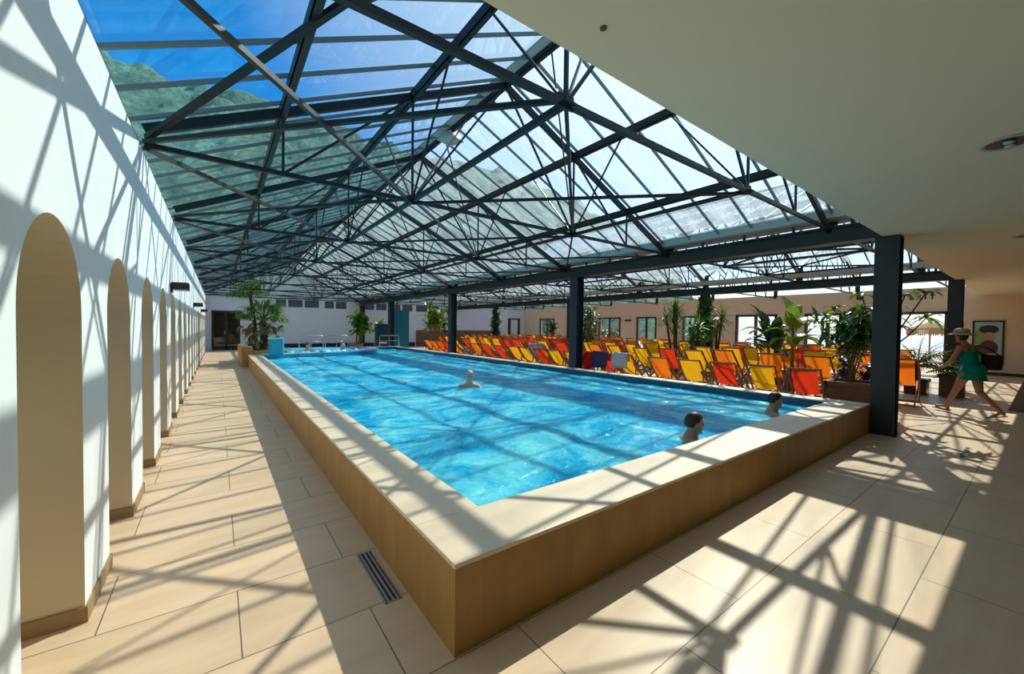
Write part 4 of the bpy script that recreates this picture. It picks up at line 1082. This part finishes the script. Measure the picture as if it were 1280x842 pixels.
def woman():
    # walking towards -x image left: direction from rear foot to front foot
    fr=V((12.03,1.17,0)); re=V((11.62,.56,0)); d=(fr-re).normalized(); yaw=math.atan2(d.y,d.x)
    # seen from the camera she strides to the left; body over mid of feet
    rt=Matrix.Rotation(yaw,3,'Z'); base=(fr+re)/2
    t=thing('person','woman in a green swimsuit and straw hat striding past with a dark bag','person',(base.x,base.y,0))
    L=lambda a,b_,c_: rt@V((a,b_,c_))
    Vs=[L(.02,0,.90),L(.03,0,1.02),L(.07,0,1.16),L(.10,0,1.30),L(.13,0,1.385),L(.17,0,1.44)]
    Es=[(0,1),(1,2),(2,3),(3,4),(4,5)]; Rs=[(.155,.125),(.135,.105),(.145,.11),(.115,.085),.052,.047]
    # front leg (left, +y side) and rear leg
    def leg(q,knee,ank,toe):
        i=len(Vs); Vs.extend([L(.02,q*.095,.84),knee,ank]); Es.extend([(0,i),(i,i+1),(i+1,i+2)]); Rs.extend([.098,.058,.036])
        mid=Vs[i].lerp(Vs[i+1],.45); cal=Vs[i+1].lerp(Vs[i+2],.35)
        Vs.append(ank+(toe-ank)*.5); Vs.append(toe); Es.extend([(i+2,i+3),(i+3,i+4)]); Rs.extend([(.032,.028),(.036,.018)])
        Vs.append(ank+V((0,0,-.05))-(toe-ank).normalized()*.035); Es.append((i+2,i+5)); Rs.append(.028)
    leg(1,L(.20,.07,.50),L(.385,.05,.115),L(.56,.05,.09))
    leg(-1,L(-.06,-.08,.47),L(-.42,-.07,.145),L(-.27,-.07,.04))
    # arms
    sh=3
    i=len(Vs); Vs.extend([L(.09,.165,1.315),L(.15,.24,1.07),L(.33,.20,.93)]); Es.extend([(3,i),(i,i+1),(i+1,i+2)]); Rs.extend([.055,.041,.027]); hand(Vs,Es,Rs,i+2,L(.8,0,-.5),L(-.3,-.6,-.6),L(.1,-.6,.6),.95,.5)
    i=len(Vs); Vs.extend([L(.06,-.165,1.315),L(-.06,-.24,1.10),L(.08,-.24,.93)]); Es.extend([(3,i),(i,i+1),(i+1,i+2)]); Rs.extend([.055,.041,.027]); hand(Vs,Es,Rs,i+2,L(.6,0,-.7),L(-.2,.6,-.6),L(.6,.3,.6),.95,.7)
    hc=L(.205,0,1.535); ex,rot,P=head_extras(hc,d,.97)
    for q in (-1,1): ex.append((L(.16,q*.06,1.24),(.06,.062,.065),rt))
    ex.append((L(-.06,.055,.90),(.10,.09,.10),rt)); ex.append((L(-.06,-.055,.90),(.10,.09,.10),rt))
    me=person_mesh('body',Vs,Es,Rs,ex,rt,.008); me.materials.append(M['skin']); o=bpy.data.objects.new('body',me); link(o,t)
    eyes(t,P,.97); hair_cap(t,hc,rot,.97,M['hairdark'],.55)
    inv=rt.inverted()
    def suit(p):
        q=inv@p
        return (.80<q.z<1.25 and abs(q.y)<.185 and -.25<q.x-.0<.33) or (1.25<=q.z<1.35 and .04<abs(q.y)<.085)
    garment(t,me,suit,.008,M['swim'],'swimsuit')
    w=MB(); w.lathe([(.150,.27),(.165,.14),(.185,.04),(.205,0)],tuple(L(.0,0,.70)),24,1,1.02); sk=w.build('skirt',M['swim'],t,smooth=True)
    # remove end caps of the skirt lathe
    bm=bmesh.new(); bm.from_mesh(sk.data); bmesh.ops.delete(bm,geom=[f for f in bm.faces if len(f.verts)>6],context='FACES_ONLY'); bm.to_mesh(sk.data); bm.free()
    hb=hc+V((0,0,.055))
    w=MB(); w.lathe([(.21,-.02),(.17,.005),(.108,.02),(.10,.02),(.165,.0),(.205,-.026)],tuple(hb),28); w.lathe([(.112,.01),(.112,.05),(.105,.09),(.07,.115),(.01,.118)],tuple(hb),28); hat=w.build('straw_hat',M['straw'],t,smooth=True)
    w=MB(); w.lathe([(.115,.02),(.117,.055),(.113,.056)],tuple(hb),28); w.build('hat_band',M['hatband'],hat,smooth=True)
    # sandals
    for (a,b_) in ((L(.385,.05,.0),L(.56,.05,.0)),(L(-.42,-.07,0),L(-.27,-.07,0))):
        rear = a is not None and (inv@a).x<0
        z0=(.035,.055) if not rear else (.085,.012)
        w=MB(); h_=(b_-a).normalized(); w.bar(a-h_*.06+V((0,0,z0[0])),b_+h_*.05+V((0,0,z0[1])),.09,.018); w.build('sandal',M['sandal'],t,bevel=.006)
    # bag: own thing, hanging at her right shoulder
    bg=thing('shoulder_bag','dark cloth bag hanging at the walking woman\'s back','bag',tuple(V((base.x,base.y,0))+L(-.16,-.17,1.08)),yaw)
    w=MB(); w.add([(-.13,-.07,-.17),(.13,-.07,-.17),(.13,.07,-.17),(-.13,.07,-.17),(-.15,-.05,.12),(.15,-.05,.12),(.15,.05,.12),(-.15,.05,.12)],[(0,3,2,1),(4,5,6,7),(0,1,5,4),(1,2,6,5),(2,3,7,6),(3,0,4,7)]); po=w.build('pouch',M['bag'],bg,bevel=.03)
    w=MB(); w.tube([(-.13,0,.1),(.02,.03,.24),(.18,.05,.29),(.22,.05,.2),(.13,0,.1)],.012,6); w.build('strap',M['bag'],bg)
woman()

# ------------------------------------------------------------------ outside
def hillside():
    vs=[];fs=[]; NA=260; NR=46
    for i in range(NR+1):
        for k in range(NA+1):
            az=math.radians(-150+225*k/NA); 
            azd=math.degrees(az)
            el=26.5 if azd<5 else (26.5-(azd-5)*.12 if azd<35 else (22.9-(azd-35)*.42 if azd<55 else max(.3,14.5-(azd-55)*1.4)))
            t=i/NR; r=58+60*t; top=math.tan(math.radians(el))*118
            h=top*(t**.85)
            x=math.sin(az)*r; y=math.cos(az)*r
            crown=abs(noise.noise(V((x*.16,y*.16,h*.16))))*5+abs(noise.noise(V((x*.45,y*.45,h*.45))))*2.4
            h=h-.5+crown*min(1,top/12)*(.4+.6*t)-2.5*t
            vs.append((x,y,h-1))
    for i in range(NR):
        for k in range(NA):
            a=i*(NA+1)+k; fs.append((a,a+1,a+NA+2,a+NA+1))
    m,nt,b=new_mat('tree_covered_slope'); L=nt.links.new
    no=N(nt,'ShaderNodeTexNoise'); no.inputs['Scale'].default_value=.7; no.inputs['Detail'].default_value=9; no.inputs['Roughness'].default_value=.75; L(pos(nt),no.inputs['Vector'])
    rp=N(nt,'ShaderNodeValToRGB'); rp.color_ramp.elements[0].position=.36; rp.color_ramp.elements[0].color=(.02,.11,.09,1)
    rp.color_ramp.elements[1].position=.68; rp.color_ramp.elements[1].color=(.20,.46,.27,1); L(no.outputs['Fac'],rp.inputs[0]); L(rp.outputs[0],b.inputs['Base Color'])
    b.inputs['Roughness'].default_value=.9
    bp=N(nt,'ShaderNodeBump'); bp.inputs['Strength'].default_value=1; bp.inputs['Distance'].default_value=1; L(no.outputs['Fac'],bp.inputs['Height']); L(bp.outputs[0],b.inputs['Normal'])
    w=MB(); w.add(vs,fs); o=w.build('wooded_hillside',m,None,smooth=True)
    tag(o,'tree covered hillside rising beyond the glass roof','hillside',kind='stuff')
hillside()
g=MB(); g.box((-120,-60,-1.6),(-8,160,-.3)); g.box((30,-60,-.3),(60,160,-.05)); g.box((-8,31,-.3),(30,160,-.1)); 
struct('ground_terrace',g,M['outground'],'pale terrace paving outside the beige wall','terrace')
sea=MB(); sea.box((60,-900,-12),(1500,900,-11.8)); struct('ground_sea',sea,mat('hazy_sea',(.25,.42,.5,1),.4,var=.05,scale=.05),'hazy blue sea beyond the terrace','sea')
def parasol():
    t=thing('thatched_parasol','thatched beach parasol seen through the open doorway','parasol',(34,4.2,0))
    w=MB(); w.lathe([(.04,0),(.04,2.15),(.02,2.2)],n=12); w.build('pole',M['wood'],t)
    w=MB(); prof=[(.05,2.28),(.45,2.12),(.85,1.92),(.98,1.80)]; w.lathe(prof,n=36); w.build('thatch_roof',M['thatch'],t)
    w=MB()
    for k in range(70):
        a=2*PI*k/70; l=random.uniform(.28,.42); w.bar((math.cos(a)*.96,math.sin(a)*.96,1.84),(math.cos(a)*.98,math.sin(a)*.98,1.84-l),.06,.02)
    o=w.build('thatch_fringe',M['thatch'],t)
    w=MB(); w.lathe([(.1,2.22),(.1,2.3),(.05,2.36),(.01,2.37)],n=14); w.build('cap',M['bark'],t)
parasol()
random.seed(77)
for i,(x,y,s,l) in enumerate(((33,11.5,1.5,'green garden shrub outside the door behind the banana plant'),(31,16.5,1.9,'large garden shrub outside, left of the ivy post'),(34,21.5,2.1,'round garden shrub outside behind the yuccas'),(31,26,2.0,'garden shrub outside the fifth glazed door'),(36,33,2.4,'tall garden shrub outside the far glazed doors'),(32,38,2.4,'garden shrub outside beyond the far corner'))):
    bush((x,y,-.1),s,l,420,[('leafd',.5),('leaf',.3),('leafdry',.2)],name='garden_shrub',rad=s*.7,L_=.4,w=.2,stems=16)
o=MB(); 
def hedge():
    t=thing('low_hedge','low clipped hedge outside the open doorway','hedge',(29.5,4,0)); lf=MB(); st=MB()
    for k in range(700): blade(lf,(random.uniform(-.4,.4),random.uniform(-3,4),random.uniform(.1,.72)),rdir(0,80),.16,.07,.5,2,.2)
    for k in range(12): st.tube([(0,-2.8+k*.6,-.1),(0,-2.8+k*.6,.5)],.02,5)
    st.build('stems',M['bark'],t); lf.build('leaves',M['leafpale'],t)
hedge()

# ------------------------------------------------------------------ light
sd=V((-.97,-.40,-1)).normalized()
sl=bpy.data.lights.new('sun','SUN'); sl.energy=SUN_E if 'SUN_E' in globals() else 5.7; sl.angle=math.radians(.55); sl.color=(1,.92,.79)
so=bpy.data.objects.new('sun',sl); C.objects.link(so); so.rotation_euler=sd.to_track_quat('-Z','Y').to_euler(); so.location=(30,12,30)
wd=bpy.data.worlds.new('sky'); S.world=wd; wd.use_nodes=True; nt=wd.node_tree
bg=nt.nodes['Background']; sk=nt.nodes.new('ShaderNodeTexSky'); sk.sky_type='NISHITA'; sk.sun_disc=False
sk.sun_elevation=math.radians(43.6); sk.sun_rotation=math.atan2(.97,.40); sk.altitude=0; sk.air_density=1.0; sk.dust_density=.6; sk.ozone_density=2.5
hs=nt.nodes.new('ShaderNodeHueSaturation'); hs.inputs['Saturation'].default_value=1.7
L=nt.links.new; L(sk.outputs[0],hs.inputs['Color'])
tc=nt.nodes.new('ShaderNodeTexCoord'); sx=nt.nodes.new('ShaderNodeSeparateXYZ'); L(tc.outputs['Generated'],sx.inputs[0])
hz=nt.nodes.new('ShaderNodeMapRange'); hz.inputs[1].default_value=.0; hz.inputs[2].default_value=.28; hz.inputs[3].default_value=.85; hz.inputs[4].default_value=0; L(sx.outputs[2],hz.inputs[0])
mp=nt.nodes.new('ShaderNodeMapping'); mp.inputs['Scale'].default_value=(1.2,1.2,4); L(tc.outputs['Generated'],mp.inputs[0])
no=nt.nodes.new('ShaderNodeTexNoise'); no.inputs['Scale'].default_value=2.2; no.inputs['Detail'].default_value=8; no.inputs['Roughness'].default_value=.6; no.inputs['Distortion'].default_value=.4; L(mp.outputs[0],no.inputs['Vector'])
cr=nt.nodes.new('ShaderNodeMapRange'); cr.inputs[1].default_value=.56; cr.inputs[2].default_value=.80; cr.inputs[3].default_value=0; cr.inputs[4].default_value=.6; L(no.outputs['Fac'],cr.inputs[0])
mxx=nt.nodes.new('ShaderNodeMath'); mxx.operation='MAXIMUM'; L(hz.outputs[0],mxx.inputs[0]); L(cr.outputs[0],mxx.inputs[1])
cm=nt.nodes.new('ShaderNodeMix'); cm.data_type='RGBA'; cm.inputs[7].default_value=(5.2,5.8,6.3,1); 
dt=nt.nodes.new('ShaderNodeVectorMath'); dt.operation='DOT_PRODUCT'; dt.inputs[1].default_value=V((.97,.40,1)).normalized(); L(tc.outputs['Generated'],dt.inputs[0])
gl=nt.nodes.new('ShaderNodeMapRange'); gl.inputs[1].default_value=.62; gl.inputs[2].default_value=.97; gl.inputs[3].default_value=0; gl.inputs[4].default_value=.9; L(dt.outputs['Value'],gl.inputs[0])
mx2=nt.nodes.new('ShaderNodeMath'); mx2.operation='MAXIMUM'; L(mxx.outputs[0],mx2.inputs[0]); L(gl.outputs[0],mx2.inputs[1])
L(mx2.outputs[0],cm.inputs[0]); L(hs.outputs[0],cm.inputs[6])
L(cm.outputs[2],bg.inputs['Color']); bg.inputs['Strength'].default_value=.165

vs=S.view_settings; vs.view_transform='Standard'; vs.look='None'; vs.gamma=1; vs.exposure=0.2; vs.use_curve_mapping=False
S.cycles.max_bounces=8; S.cycles.transparent_max_bounces=16; S.cycles.diffuse_bounces=5
